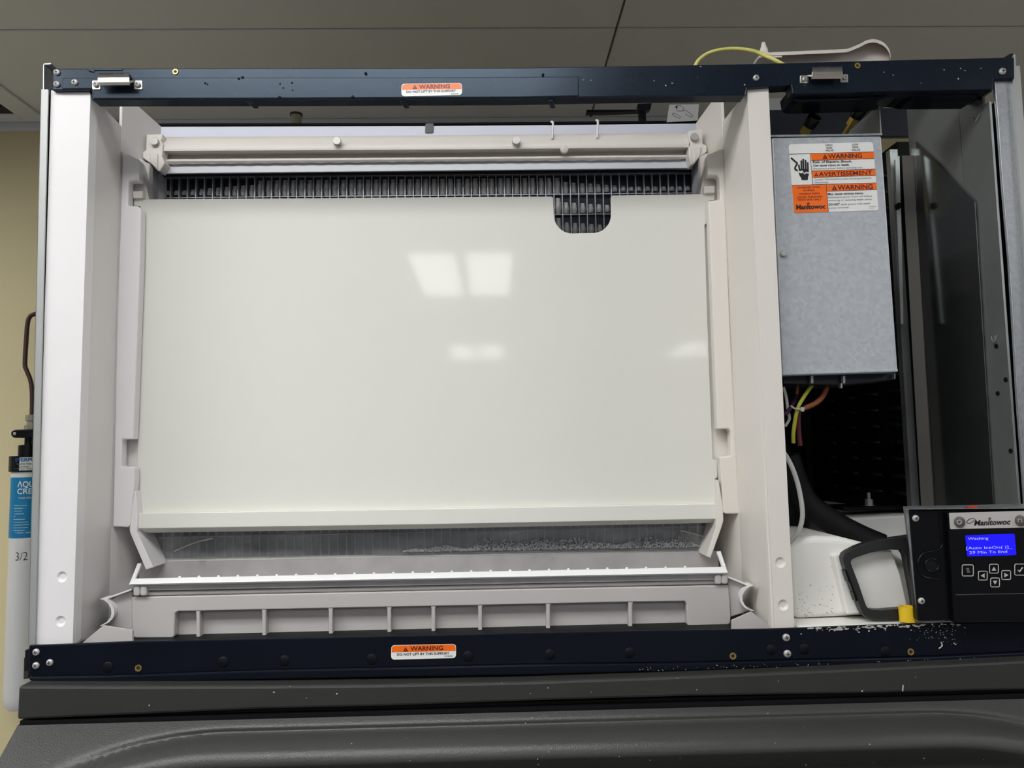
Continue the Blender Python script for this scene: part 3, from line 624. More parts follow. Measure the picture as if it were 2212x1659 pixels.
# ------------------------------------------------------------------ sump trough
yS = 0.048
su = thing('sump_trough', W(930, 1378, yS), 'grey white sump trough with ribbed front and curved clips, above the lower rail', 'trough')
mb = MB()
mb.pp([(284, 1290), (600, 1283), (1100, 1273), (1574, 1264), (1579, 1330), (1578, 1346), (1574, 1350), (1490, 1353.5), (1485, 1350), (1483, 1304), (1479, 1299), (1300, 1302), (1030, 1308), (720, 1314), (385, 1321), (378, 1325), (376, 1374), (372, 1378), (292, 1378.5), (285, 1373)], yS, 0.022)
bo = mb.build('trough_front', 'sump_plastic', su, bevel=0.004, seg=3)
mb = MB(); mb.pp([(374, 1315), (1486, 1293), (1486, 1354), (1380, 1360), (1180, 1366), (560, 1381), (374, 1376)], yS+0.014, 0.01); mb.build('recessed_panel', 'sump_plastic', su)
for px in (427.5, 570, 714, 840.5, 936, 1037, 1184, 1362):
    yt0 = 1319-(px-385)*0.0195; yb0 = 1377-(px-430)*0.0215
    MB().pp([(px-7, yt0-1), (px+7, yt0-1), (px+4.2, yt0+7), (px+4.4, yb0), (px-4, yb0), (px-4.2, yt0+7)], yS+0.001, 0.016).build('rib', 'sump_plastic', su, bevel=0.0012)
def ear(pts, curve, mname):
    mb = MB(); mb.pp(pts, yS+0.004, 0.016); o = mb.build('clip_arm', mname, su, bevel=0.0015)
    front = [W(a, b, yS-0.012) for a, b in curve]; back = [W(a, b, yS+0.014) for a, b in curve]
    n = len(curve); c = W(sum(p[0] for p in curve)/n, sum(p[1] for p in curve)/n, yS)
    inner = [p+Vector((0.0035*(1 if curve[n//2][0] > curve[0][0] else -1)*-1, 0, 0)) for p in front]; innb = [p+Vector((0, 0.026, 0)) for p in inner]
    m2 = MB(); m2.loft([front, back, innb, inner], close=True); m2.build('clip_lip', 'white_plastic', su, smooth=45)
ear([(286, 1276), (262, 1283), (236, 1296), (222, 1296), (240, 1312), (246, 1324), (240, 1338), (222, 1350), (256, 1357), (286, 1362)], [(222, 1294), (232, 1297), (240, 1304), (246, 1315), (247, 1325), (244, 1335), (236, 1344), (221, 1352)], 'sump_plastic')
ear([(1572, 1245), (1600, 1256), (1612, 1265), (1622, 1266), (1606, 1276), (1599, 1290), (1602, 1302), (1612, 1314), (1622, 1318), (1598, 1327), (1578, 1333)], [(1623, 1265), (1612, 1268), (1603, 1276), (1597.5, 1287), (1598, 1297), (1603, 1307), (1611, 1315), (1624, 1320)], 'sump_plastic')
for p0, p1 in (((222, 1294), (284, 1272)), ((1572, 1245), (1622, 1265))):
    mb = MB(); mb.prism([W(p0[0], p0[1], yS-0.004), W(p1[0], p1[1], yS-0.004), W(p1[0], p1[1]+4, yS-0.004), W(p0[0], p0[1]+4, yS-0.004)], (0, 0.024, 0)); mb.build('clip_top', 'white_plastic', su, bevel=0.001)

# ------------------------------------------------------------------ control box with the big label
yB = 0.03
cb = thing('control_box', W(1815, 806, yB+0.06), 'grey galvanized electrical control box with orange warning label', 'electrical box')
mb = MB(); mb.pp(rquad([(1667, 297), (1904, 293.5), (1940, 802.5), (1691, 809)], 5), yB, 0.12); mb.build('box_shell', 'box_metal', cb, bevel=0.002)
mb = MB(); mb.pp([(1691, 806), (1940, 796), (1940.5, 803), (1691, 810.5)], yB-0.003, 0.02); mb.build('cover_hem', 'box_metal', cb, bevel=0.001)
mb = MB(); mb.pp([(1663, 291.5), (1906, 288), (1906, 292), (1663, 296)], yB+0.004, 0.1); mb.build('top_flange', 'galvanized', cb)
xg = W(1904, 291, yB+0.004).x
a = W(1899, 226, yB+0.006); c = W(1904, 291, yB+0.006)
mb = MB(); mb.prism([(xg, a.y, a.z), (xg, a.y+0.12, a.z), (xg, a.y+0.12, c.z), (xg, c.y, c.z)], (0.0015, 0, 0)); mb.build('side_gusset', 'galvanized_dark', cb)
mb = MB(); mb.pp([(1694, 809), (1936, 804), (1934, 820), (1822, 832), (1692, 829)], yB+0.02, 0.06); mb.build('bottom_tray', 'dark_metal', cb, bevel=0.001)
for x0, y0, x1, y1 in ((1752, 812, 1757, 828), (1821, 812, 1826, 828), (1932, 807, 1934, 818), (1816, 828, 1820, 838)):
    MB().pp([(x0, y0), (x1, y0), (x1, y1), (x0, y1)], yB+0.012, 0.006).build('tray_tab', 'galvanized', cb)
ts2 = MB(); ts2.lathe((0, 0, 0), (0, -1, 0), [(1.05, -0.3), (1.05, 0.0), (0.8, 0.05), (0.8, 0.9), (0.7, 1.0), (0.001, 1.0)], 8)
put(mesh_only(ts2, 'hex_screw', ['screw_zinc'], smooth=30), 'hex_screw', W(1690.5, 548.5, yB), cb, pxm(yB, 9))
k_ = 6.913; cc = lambda a, b: (1660+a/k_, 280+b/k_)
yl = yB-0.0006
lb = MB(); lb.pp([cc(*p) for p in rquad([(300, 220), (1560, 185), (1645, 1205), (380, 1245)], 45)], yl, 0.0005, 0)
def lf(pts, m, e=0.0002): lb.flat([cc(*p) for p in pts], yl-e, m)
lf([(632, 358), (1572, 330), (1581, 430), (640, 459)], 1); lf([(650, 620), (1594, 590), (1602, 681), (659, 713)], 1); lf([(864, 824), (1611, 796), (1620, 892), (873, 920)], 1)
lf([(350, 833), (862, 823), (896, 1226), (410, 1242), (388, 1232), (380, 1212)], 1)
for p0, p1 in (((310, 367), (1570, 331)), ((640, 461), (1580, 431)), ((649, 618), (1593, 588)), ((659, 715), (1601, 683)), ((350, 831), (1610, 794)), ((873, 921), (1620, 893)), ((622, 360), (662, 820)), ((862, 824), (896, 1228)), ):
    dx, dy = p1[0]-p0[0], p1[1]-p0[1]; L_ = math.hypot(dx, dy); nx, ny = -dy/L_*3.5, dx/L_*3.5
    lf([(p0[0]+nx, p0[1]+ny), (p1[0]+nx, p1[1]+ny), (p1[0]-nx, p1[1]-ny), (p0[0]-nx, p0[1]-ny)], 2, 0.0003)
def stroke(pts, w, m=2):
    for p0, p1 in zip(pts[:-1], pts[1:]):
        dx, dy = p1[0]-p0[0], p1[1]-p0[1]; L_ = math.hypot(dx, dy); nx, ny = -dy/L_*w/2, dx/L_*w/2; ex, ey = dx/L_*w*0.35, dy/L_*w*0.35
        lf([(p0[0]+nx, p0[1]+ny), (p0[0]-ex, p0[1]-ey), (p0[0]-nx, p0[1]-ny), (p1[0]-nx, p1[1]-ny), (p1[0]+ex, p1[1]+ey), (p1[0]+nx, p1[1]+ny)], m, 0.0003+0.00004*random.random())
stroke([(340, 425), (432, 505), (398, 562), (396, 590), (432, 614)], 26)
for x_, y_ in ((490, 465), (519, 440), (554, 458), (586, 492)): stroke([(x_, y_), (x_+4, 606)], 25)
stroke([(452, 528), (468, 612)], 24)
lf([(455, 590), (602, 585), (602, 640), (560, 625), (540, 655), (500, 600), (480, 620), (460, 612)], 2, 0.0004)
lf([(452, 640), (490, 655), (510, 640), (540, 672), (560, 650), (608, 660), (590, 712), (585, 752), (495, 752), (488, 718), (465, 690)], 2, 0.0004)
def tri(p, m=3):
    lf(p, m, 0.0003); x_ = (p[0][0]+p[1][0])/2; b_ = (p[0][1]+p[1][1])/2; h_ = b_-p[2][1]
    lf([(x_-5, b_-h_*0.62), (x_+5, b_-h_*0.62), (x_+3, b_-h_*0.28), (x_-3, b_-h_*0.28)], 1, 0.0005); lf([(x_-4, b_-h_*0.2), (x_+4, b_-h_*0.2), (x_+4, b_-h_*0.08), (x_-4, b_-h_*0.08)], 1, 0.0005)
tri([(808, 438), (885, 435), (845, 362)]); tri([(683, 698), (745, 696), (713, 635)]); tri([(947, 906), (1027, 903), (985, 828)])
def lt(b_, p0, p1, h, m=2, bold=0.0): lb.ptext(b_, p0, p1, h, yl-0.0004, m, bold, c=cc)
for a in (('HIGH', (850, 245), (953, 243), 28, 2, .01), ('SIDE', (862, 285), (950, 283), 28, 2, .01), ('VALVE', (848, 325), (972, 322), 28, 2, .01), ('LOW', (1250, 236), (1340, 233), 28, 2, .01), ('SIDE', (1255, 277), (1342, 274), 28, 2, .01), ('VALVE', (1240, 317), (1368, 313), 28, 2, .01),
          ('WARNING', (892, 433), (1397, 418), 68, 3, .025), ('Risk of Electric Shock.', (662, 500), (1250, 486), 34, 2, .025), ('Can cause injury or death.', (666, 549), (1212, 535), 30, 2, .025), ('Disconnect power before servicing unit.', (668, 595), (1408, 575), 27, 5, 0),
          ('AVERTISSEMENT', (752, 696), (1548, 672), 66, 3, .02), ("Couper l'alimentation avant d'entreprendre le", (685, 758), (1535, 732), 27, 5, 0), ('d\u00e9pannage.', (688, 802), (905, 796), 27, 5, 0), ('WARNING', (1032, 899), (1560, 884), 72, 3, .025),
          ('May cause serious injury.', (886, 977), (1422, 961), 32, 2, .025), ('Disconnect power from unit before', (890, 1024), (1548, 1003), 28, 5, 0), ('removing or replacing water pump.', (895, 1070), (1550, 1049), 28, 5, 0), ('DO NOT', (900, 1133), (1065, 1128), 32, 2, .03), ('apply power with water', (1082, 1127), (1525, 1113), 28, 5, 0), ('pump removed.', (905, 1182), (1205, 1172), 28, 5, 0),
          ('000009573', (1505, 1155), (1625, 1151), 14, 5, 0), ('Rev 00', (1508, 1180), (1582, 1178), 14, 5, 0),
          ('CHARGED WITH', (430, 880), (770, 870), 28, 3, .015), ('(R-404A)', (520, 921), (690, 916), 28, 3, .01), ('CHARGE WITH', (458, 974), (765, 966), 28, 3, .015), ('LIQUID THROUGH', (428, 1023), (805, 1012), 28, 3, .015), ('HIGH-SIDE ONLY', (440, 1063), (795, 1053), 28, 3, .015), ('Manitowoc', (415, 1190), (852, 1176), 68, 4, .045)):
    lt(*a)
for k in range(3):
    a = math.radians(60*k+10); stroke([(595-22*math.cos(a), 1104-18*math.sin(a)), (595+22*math.cos(a), 1104+18*math.sin(a))], 8, 4)
lbo = lb.build('warning_label', ['label_white', 'label_orange', 'ink', 'ink_maroon', 'ink', 'ink_grey'], cb)

# service valves above the box
def valve(base, tip, y, lab):
    p0 = W(base[0], base[1], y+0.02); p1 = W(tip[0], tip[1], y-0.005); d = (p1-p0); Ln = d.length; d.normalize()
    t = thing('service_valve', p0, lab, 'valve', 'brass service valves above the control box')
    MB().lathe(p0, d, [(0.004, -0.03), (0.004, Ln*0.2), (0.0068, Ln*0.22), (0.0068, Ln*0.6), (0.005, Ln*0.62)], 6).build('brass_stem', 'brass', t, smooth=25)
    MB().lathe(p0, d, [(0.006, Ln*0.6), (0.0092, Ln*0.63), (0.0095, Ln*1.05), (0.0085, Ln*1.12), (0.0001, Ln*1.12)], 18).build('cap', 'black_plastic', t, smooth=40)
valve((1731, 297), (1758, 256), 0.05, 'brass service valve with black cap, under the high side lettering')
valve((1832, 278), (1858, 236), 0.055, 'brass service valve with black cap, beside the box gusset')

# ------------------------------------------------------------------ right hand interior
# back strips seen over the box
b = MB(); b.pp([(1640, 213), (2095, 205), (2095, 231), (1640, 238)], 0.5, 0.02); b.build('back_top_rail', 'panel_metal', ma)
b = MB(); b.pp([(1640, 237), (2100, 229), (2100, 294), (1640, 298)], 0.3, 0.01); b.build('inner_crossbar', 'dark_metal', ma, bevel=0.002)
# right inner side sheet, folded post, condenser
xs_ = W(2150, 400, 0.0).x+0.004
zlo, zhi = 0.0, 0.73
def side_x(px, y): return W(px, 600, y).x
b = MB(); b.prism([(xs_, 0.006, zlo), (xs_-0.001, 0.066, zlo), (xs_-0.001, 0.066, zhi-0.03), (xs_, 0.018, zhi-0.03), (xs_, 0.018, 0.655), (xs_, 0.006, 0.655)], (0.003, 0, 0)); spn = b.build('inner_side_strip', 'galvanized_dark', ma)
for px, py, ry in ((2116, 212, 4), (2152, 748, 5), (2155, 850, 6), (2172, 820, 5), (2184, 862, 5), (2195, 950, 7), (2183, 974, 7)):
    d = W(px, py, 0.03)-CAM; q = CAM+d*((xs_-0.0012-CAM.x)/d.x)
    if 0.008 < q.y < 0.064: MB().lathe(q, (1, 0, 0), [(0.003, -0.0006), (0.003, 0.001), (0.0001, 0.001)], 10).build('punched_hole', 'dull_black', spn)
for px, py in ((2111, 256), (2150, 732)):
    d = W(px, py, 0.03)-CAM; q = CAM+d*((xs_-0.0014-CAM.x)/d.x)
    m_ = MB(); m_.tube([q+Vector((-0.001, -0.006, 0.004)), q+Vector((-0.003, 0, -0.004)), q+Vector((-0.001, 0.006, 0.004))], 0.0009, 6); m_.build('wire_clip', 'galvanized', spn)
MB().box(xs_+0.016, xs_+0.018, 0.006, 0.57, 0.0, 0.66).build('outer_side_sheet', 'dark_metal', ma)
b = MB(); b.prism([(xs_-0.0012, 0.067, zlo), (xs_-0.002, 0.19, zlo), (xs_-0.002, 0.19, zhi), (xs_-0.0012, 0.067, zhi)], (0.003, 0, 0)); b.build('inner_side_panel', 'galvanized_dark', ma)
def on_side(px, py, off=0.004):
    d = W(px, py, 0.1)-CAM; return CAM+d*((xs_-off-CAM.x)/d.x)
b = MB(); b.prism([on_side(2105, 436), on_side(2146, 1100), on_side(2000, 1100), on_side(1986, 700), on_side(1979, 306)], (0.0012, 0, 0)); b.build('baffle_sheet', 'mirror_steel', ma)
# condenser coil, facing left behind the box
xc = W(1962, 700, 0.2).x
co = thing('condenser_coil', (xc, 0.34, 0.0), 'dark condenser coil with rows of metal tube bends behind the control box', 'condenser')
zc1 = W(1960, 306, 0.2).z
MB().box(xc, xc+0.03, 0.2, 0.56, 0.02, zc1).build('fin_block', 'dull_black', co)
ub = MB(); ub.tube([(0, 0, 0), (-0.006, 0.004, 0.0005), (-0.008, 0.016, 0.001), (-0.006, 0.028, 0.0015), (0, 0.032, 0.002)], 0.0028, 6, smooth=2)
UB = mesh_only(ub, 'tube_bend', ['dark_metal'], smooth=60)
for k in range(20):
    for j in range(4): put(UB, 'tube_bend', (xc, 0.225+0.08*j, zc1-0.045-0.0262*k), co)
b = MB(); b.box(xc-0.012, xc, 0.2, 0.212, 0.02, zc1-0.012); b.build('end_plate', 'galvanized_dark', co)
# folded post
po = MB(); P1 = [(1949, 336), (1971, 336), (1986, 560), (1997.5, 780), (2016.5, 1095)]; P0 = [(1948, 336), (1960, 560), (1972, 780), (1990, 1095)]; P2 = [(1999, 336), (2011, 560), (2023, 780), (2042, 1095)]
P1b = [(1972, 336), (1985.5, 560), (1998, 780), (2017, 1095)]
yp = 0.178
po.loft([[W(a, b_, yp+0.004) for a, b_ in P0], [W(a, b_, yp) for a, b_ in P1b], [W(a, b_, yp+0.012) for a, b_ in P2], [W(a, b_, yp+0.014) for a, b_ in P2], [W(a, b_, yp+0.003) for a, b_ in P1b], [W(a, b_, yp+0.007) for a, b_ in P0]], close=True)
po.build('folded_post', 'post_metal', ma)
b = MB(); b.pp([(1934, 345), (1943, 336), (1949, 560), (1952, 700), (1946, 700), (1941, 560)], yp+0.003, 0.003); b.build('post_flange', 'galvanized_dark', ma)
MB().pp(rquad([(1937, 439), (1946, 437), (1947, 450), (1938, 452)], 3), yp-0.002, 0.006).build('grommet', 'dull_black', ma)
# dark enclosure behind
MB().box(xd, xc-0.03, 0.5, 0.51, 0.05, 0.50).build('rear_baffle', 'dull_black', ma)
# compressor and its mounting bolt
cpz = W(1780, 1100, 0.3)
cm = thing('compressor', (0.53, 0.33, 0.03), 'black compressor dome in the shadow behind the wires', 'compressor')
MB().lathe((0.535, 0.34, 0.03), (0, 0, 1), [(0.07, 0.0), (0.075, 0.02), (0.075, 0.17), (0.068, 0.2), (0.045, 0.22), (0.0001, 0.228)], 28).build('shell', 'black_plastic', cm, smooth=40)
mb = MB(); q = W(1877, 1092, 0.26); mb.box(q.x-0.05, q.x+0.05, 0.24, 0.3, q.z-0.006, q.z); mb.build('mounting_foot', 'dull_black', cm, bevel=0.002)
mb = MB(); q = W(1877, 1078, 0.26); mb.lathe((q.x, q.y, q.z-0.012), (0, 0, 1), [(0.011, 0), (0.011, 0.002), (0.006, 0.002), (0.006, 0.012), (0.0028, 0.012), (0.0028, 0.022), (0.0001, 0.022)], 6); mb.build('mounting_bolt', 'screw_zinc', cm)
# suction hose
ho = MB(); ho.tube([W(1700, 985, 0.14), W(1735, 1075, 0.14), W(1790, 1122, 0.13), W(1850, 1156, 0.12), W(1905, 1180, 0.11)], 0.017, 14, smooth=6)
tag(ho.build('insulated_hose', 'dull_black', smooth=60), 'thick black insulated hose curving down over the white base block', 'hose')
# wires under the box
def wire(name, pts, r, m_, label, cat='wire', y0=0.05):
    mb = MB(); mb.tube([W(a, b_, y) for a, b_, y in pts], r, 8, smooth=6); return tag(mb.build(name, m_, smooth=60), label, cat, 'loose wires under the control box' if cat == 'wire' else None)
wire('ground_wire', [(1760, 824, 0.075), (1752, 835, 0.06), (1736, 858, 0.052), (1724, 880, 0.05), (1718, 905, 0.05), (1714, 935, 0.05), (1714, 957, 0.052)], 0.0026, 'wire_yellow_shaded', 'long yellow green wire hanging with a cut end under the control box')
wire('supply_wire', [(1787, 824, 0.07), (1785, 840, 0.066), (1776, 858, 0.062), (1760, 872, 0.06), (1736, 882, 0.058)], 0.0034, 'wire_orange_shaded', 'orange wire curving to the cable tie under the control box')
wire('signal_wire', [(1724, 826, 0.08), (1722, 845, 0.08), (1718, 862, 0.07), (1708, 880, 0.06), (1697, 895, 0.055)], 0.0028, 'wire_purple', 'dark purple wire bending behind the white flange')
wire('jumper_wire', [(1724.5, 824, 0.074), (1722, 846, 0.074), (1719, 858, 0.078)], 0.0022, 'wire_orange_shaded', 'short yellow orange wire straight under the box')
wire('return_wire', [(1726, 885, 0.07), (1725, 915, 0.07), (1727, 945, 0.07), (1729, 963, 0.07)], 0.003, 'wire_red_shaded', 'red wire with painted shade hanging beside the yellow green wire')
wire('sensor_cable', [(1692, 836, 0.06), (1698, 856, 0.06), (1702, 885, 0.06), (1705, 905, 0.062), (1696, 921, 0.064)], 0.002, 'tube_grey', 'thin grey cable looping behind the white flange edge')
tie = thing('cable_tie', W(1722, 882, 0.05), 'small white plastic cable tie around the wires', 'cable tie')
mb = MB(); mb.tube([W(1709, 877, 0.05), W(1716, 882, 0.045), (W(1726, 884, 0.046)), W(1732, 884, 0.05)], 0.0011, 6); mb.build('strap', 'tube_grey', tie, smooth=60)
MB().pp(rquad([(1730.5, 879), (1739, 880), (1737, 889.5), (1729, 888)], 1.5), 0.048, 0.005).build('lock', 'tube_grey', tie, bevel=0.0006)
wire('drain_tube', [(1680, 962, 0.05), (1698, 985, 0.042), (1712, 1012, 0.035), (1724, 1048, 0.032), (1732, 1090, 0.03), (1733, 1120, 0.03), (1724, 1150, 0.032), (1706, 1172, 0.04)], pxm(0.03, 5.4), 'tube_grey', 'light grey tube bulging out from behind the white flange', 'tube')

# base block, back step
mb = MB(); mb.pp([(1700, 1172), (1712, 1163), (1760, 1158), (1816, 1160), (1873, 1174), (1935, 1196), (1990, 1240), (1990, 1325), (1716, 1338)], 0.04, 0.14); fb = mb.build('base_block', 'base_white', ma, bevel=0.008, seg=4)
mb = MB(); mb.pp(rquad([(1801, 1200), (1835, 1192), (1880, 1188), (1926, 1189), (1945, 1240), (1962, 1314), (1831, 1328)], 5), 0.027, 0.05); mb.build('raised_boss', 'base_white', ma, bevel=0.006, seg=3)
mb = MB(); mb.pp([(1830, 1119), (2030, 1108), (2030, 1190), (1830, 1190)], 0.22, 0.3); mb.build('base_step', 'base_white', ma, bevel=0.004)
mb = MB(); mb.pp([(1925, 1190), (2010, 1190), (2010, 1320), (1960, 1318)], 0.12, 0.01); mb.build('base_side', 'base_white', ma)
mb = MB(); mb.pp([(1952, 1260), (1970, 1258), (1970, 1269), (1953, 1270)], 0.118, 0.003); mb.build('molded_clip', 'post_metal', ma)
sp = MB()
for k in range(60):
    px = random.uniform(1722, 1800); py = 1336-abs(random.gauss(0, 42)); w = random.uniform(0.3, 0.9)
    if py < 1210: continue
    sp.pp([(px-w, py), (px, py-w), (px+w, py+w*0.2), (px, py+w)], 0.0392, 0.0012)
tag(sp.build('grime_specks', 'recess_dark', fb), kind='stuff')

# black frame
fy = 0.014
hf = thing('carry_frame', W(1910, 1338, fy), 'black rounded four-sided plastic frame leaning on the white base block', 'frame')
O = [(1990, 1153), (1955, 1158.5), (1900.7, 1165.8), (1873.6, 1172), (1850, 1181), (1832, 1190), (1824, 1196), (1821, 1205), (1823, 1216), (1829, 1234), (1853.7, 1298.7), (1861, 1320), (1866, 1329), (1874, 1335), (1895, 1339), (1946, 1336.5), (2004, 1330), (2012, 1322), (2012, 1165), (2004, 1154)]
I = [(1949, 1189), (1943, 1188), (1924, 1187.5), (1903, 1189.5), (1881, 1194), (1860, 1201), (1846, 1206), (1840, 1210), (1838.5, 1216), (1842, 1226), (1855, 1260), (1869, 1302), (1872, 1309.5), (1876, 1314), (1883, 1317), (1905, 1318), (1942, 1315), (1976, 1311), (1975, 1300), (1956, 1200)]
mb = MB(); n = len(O)
def ring(pts, y): return [W(a, b_, y) for a, b_ in pts]
rings = [ring(O, fy), ring(I, fy), [p+Vector((0, 0.012, 0)) for p in ring(I, fy)], [p+Vector((0, 0.012, 0)) for p in ring(O, fy)]]
vs = [p for r in rings for p in r]; fs = []
for i in range(4):
    for j in range(n): fs.append((i*n+j, i*n+(j+1) % n, ((i+1) % 4)*n+(j+1) % n, ((i+1) % 4)*n+j))
mb.add(vs, fs); mb.build('frame_ring', 'black_satin', hf, bevel=0.0012)
for q in ([(1825, 1233), (1829, 1232), (1838, 1256), (1834, 1259)], [(1836, 1259), (1839, 1258), (1846, 1277), (1843, 1279)], [(1843, 1280), (1847, 1278), (1854, 1297), (1849, 1299)]):
    MB().pp(rquad(q, 1.2), fy-0.001, 0.010).build('latch_lug', 'black_plastic', hf, bevel=0.0006)

# yellow cap
yc = thing('yellow_cup', W(1962, 1342, 0.003), 'small bright yellow plastic cap standing beside the display housing', 'cap')
c0 = W(1961, 1342, 0.003); c1 = W(1961, 1310, 0.003); hgt = c1.z-c0.z; rr = pxm(0.012, 17)
MB().lathe(c0, (0, 0, 1), [(rr*0.97, 0), (rr*0.97, 0.002), (rr, hgt), (rr*0.86, hgt), (rr*0.84, hgt*0.4), (0.0001, hgt*0.4)], 28).build('cap_cup', 'yellow_plastic', yc, smooth=35)
MB().pp(rquad([(1972, 1334), (1986, 1334), (1988, 1342.5), (1972, 1343)], 2), -0.003, 0.01).build('cap_tab', 'yellow_plastic', yc, bevel=0.0006)

# ------------------------------------------------------------------ display housing
yD = -0.012
dm = thing('display_module', W(2090, 1345, yD), 'black control display housing with blue screen on galvanized bracket', 'control panel')
mb = MB(); mb.pp([(1952.5, 1094), (2240, 1088), (2240, 1340), (1985, 1340), (1979, 1311)], yD+0.006, 0.002)
mb.loft([[W(1952.5, 1094, yD+0.006), W(2260, 1087, yD+0.006)], [W(1955, 1099, yD-0.012), W(2260, 1096.5, yD-0.012)], [W(1955, 1100.5, yD-0.012), W(2260, 1098, yD-0.012)], [W(1953.5, 1096, yD+0.006), W(2260, 1089, yD+0.006)]], close=True)
mb.loft([[W(1952.5, 1094, yD+0.008), W(1979, 1312, yD+0.008)], [W(1955, 1098, yD-0.004), W(1979, 1313, yD-0.004)], [W(1966, 1102, yD-0.004), W(1990, 1312, yD-0.004)], [W(1962, 1098, yD+0.008), W(1987, 1312, yD+0.008)]], close=True)
mb.build('bracket', 'galvanized', dm)
mb = MB(); mb.pp(rquad([(1964.5, 1101), (2240, 1097), (2260, 1341), (1984, 1342)], 5), yD-0.006, 0.012); hs = mb.build('housing', 'black_plastic', dm, bevel=0.002)
mb = MB(); mb.pp(rquad([(2047.5, 1106), (2260, 1101), (2275, 1344), (2062, 1346)], 5), yD-0.013, 0.012); mb.build('module_face', 'black_plastic', dm, bevel=0.002)
mb = MB(); mb.tube([W(a, b_, yD-0.0062) for a, b_ in ((2030, 1104), (2031, 1130), (2034, 1162), (2036.5, 1173), (2032, 1184), (2017, 1190), (2000, 1193), (1988, 1202), (1983, 1217), (1984, 1232), (1991, 1243), (2005, 1249), (2030, 1252))], pxm(0, 2.2), 8, smooth=5); mb.build('embossed_ridge', 'black_plastic', hs, smooth=60)
mb = MB(); mb.tube([W(2013+15*math.cos(a), 1221+14*math.sin(a), yD-0.0065) for a in [2*math.pi*k/24 for k in range(25)]], pxm(0, 2), 8, smooth=1); mb.build('knob_recess', 'black_plastic', hs, smooth=60)
MB().lathe(W(2013, 1221, yD-0.006), (0, -1, 0), [(pxm(0, 13), 0), (pxm(0, 13), 0.0004), (0.0001, 0.0005)], 20).build('knob_socket', 'dull_black', hs)
mb = MB(); mb.tube([W(2064, 1285, yD-0.0132), W(2240, 1281.5, yD-0.0132)], pxm(0, 0.7), 6, smooth=1); mb.build('seam', 'post_metal', hs)
for p in ((1977.5, 1119.7, 7.2), (1990, 1298, 7.2)): screw(*p, yD-0.0066, dm)
yf = yD-0.0136
mb = MB(); mb.pp(rquad([(2050.5, 1108), (2260, 1102.5), (2262, 1138.5), (2053, 1143)], 2), yf, 0.001, 0)
mb.ptext('Manitowoc', (2104.5, 1135), (2182, 1132.6), 12, yf-0.0003, 1, 0.03, lean=(0.16, -1))
for k in range(3):
    a = math.radians(60*k+15); dx, dy = 3.6*math.cos(a), 3.6*math.sin(a); mb.flat([(2138-dx-0.5*dy/4, 1120.3-dy+0.5*dx/4), (2138+dx-0.5*dy/4, 1120.3+dy+0.5*dx/4), (2138+dx+0.5*dy/4, 1120.3+dy-0.5*dx/4), (2138-dx+0.5*dy/4, 1120.3-dy-0.5*dx/4)], yf-0.0003-k*0.00002, 1)
sw = [W(2096.5+8.5*math.cos(a)*math.cos(-0.5)-4.2*math.sin(a)*math.sin(-0.5), 1125+8.5*math.cos(a)*math.sin(-0.5)+4.2*math.sin(a)*math.cos(-0.5), yf-0.0003) for a in [0.6+5.6*k/24 for k in range(25)]]
mb.tube(sw+[W(2108, 1122, yf-0.0003)], pxm(0, 0.55), 5, 1, smooth=1)
mb.build('name_plate', ['plate_grey', 'ink'], dm)
for px, py in ((2072, 1127.5), (2203.5, 1124.5)):
    t2 = MB(); t2.lathe(W(px, py, yf), (0, -1, 0), [(pxm(0, 11.5), 0), (pxm(0, 11.5), 0.0016), (pxm(0, 9.5), 0.0024), (0.0001, 0.0024)], 22)
    yy = yf-0.0028
    if px < 2100:
        t2.tube([W(px+4.6*math.cos(a), py+4.6*math.sin(a), yy) for a in [-1.0+5.15*k/16 for k in range(17)]], pxm(0, 0.9), 5, 1, smooth=1); t2.tube([W(px, py-6, yy), W(px, py-1, yy)], pxm(0, 0.9), 5, 1, smooth=1)
    else:
        t2.tube([W(px-4, py+4, yy), W(px-4, py-3, yy), W(px+3, py-3, yy), W(px+4, py+4, yy)], pxm(0, 0.8), 5, 1, smooth=1)
    t2.build('round_button', ['post_metal', 'plate_grey'], dm, smooth=40)
mb = MB(); mb.pp(rquad([(2085.5, 1156.5), (2191.5, 1153), (2195.5, 1199), (2090, 1202)], 3), yf, 0.0008, 0)
for s_, p0, p1 in (('Washing', (2091, 1166.5), (2135, 1165.2)), ('[Auto IceOn( )]_', (2087.5, 1186.8), (2187, 1184)), ('29 Min To End', (2094, 1196.5), (2175.5, 1194.2))): mb.ptext(s_, p0, p1, 6.0, yf-0.0003, 1, 0.0)
mb.build('screen', ['screen_blue', 'screen_text'], dm)
def key(px, py, h, glyph):
    mb = MB(); o_ = [W(a, b_, yf-0.0004) for a, b_ in rrect(px-h, py-h, px+h, py+h, 3)]
    mb.tube(o_+[o_[0]], pxm(0, 0.9), 6, 0, smooth=1); mb.pp(rrect(px-h+1, py-h+1, px+h-1, py+h-1, 2.5), yf-0.0002, 0.0006, 1)
    y_ = yf-0.0006
    if glyph == 'check':
        mb.tube([W(px-5, py+1, y_), W(px-2, py+5, y_), W(px+5, py-5, y_)], pxm(0, 1.3), 6, 0, smooth=1)
    elif glyph == 'menu':
        for k in range(4): mb.flat([(px-4+k*0.6, py-5+k*2.6), (px+3+k*0.6, py-5+k*2.6), (px+3+k*0.6, py-3.6+k*2.6), (px-4+k*0.6, py-3.6+k*2.6)], y_, 2)
    else:
        dx, dy = glyph; mb.flat([(px+dx*5, py+dy*4.5), (px-dx*4-dy*5, py-dy*4-dx*5), (px-dx*4+dy*5, py-dy*4+dx*5)], y_, 0)
    mb.build('key', ['plate_grey', 'black_plastic', 'glyph_grey'], dm)
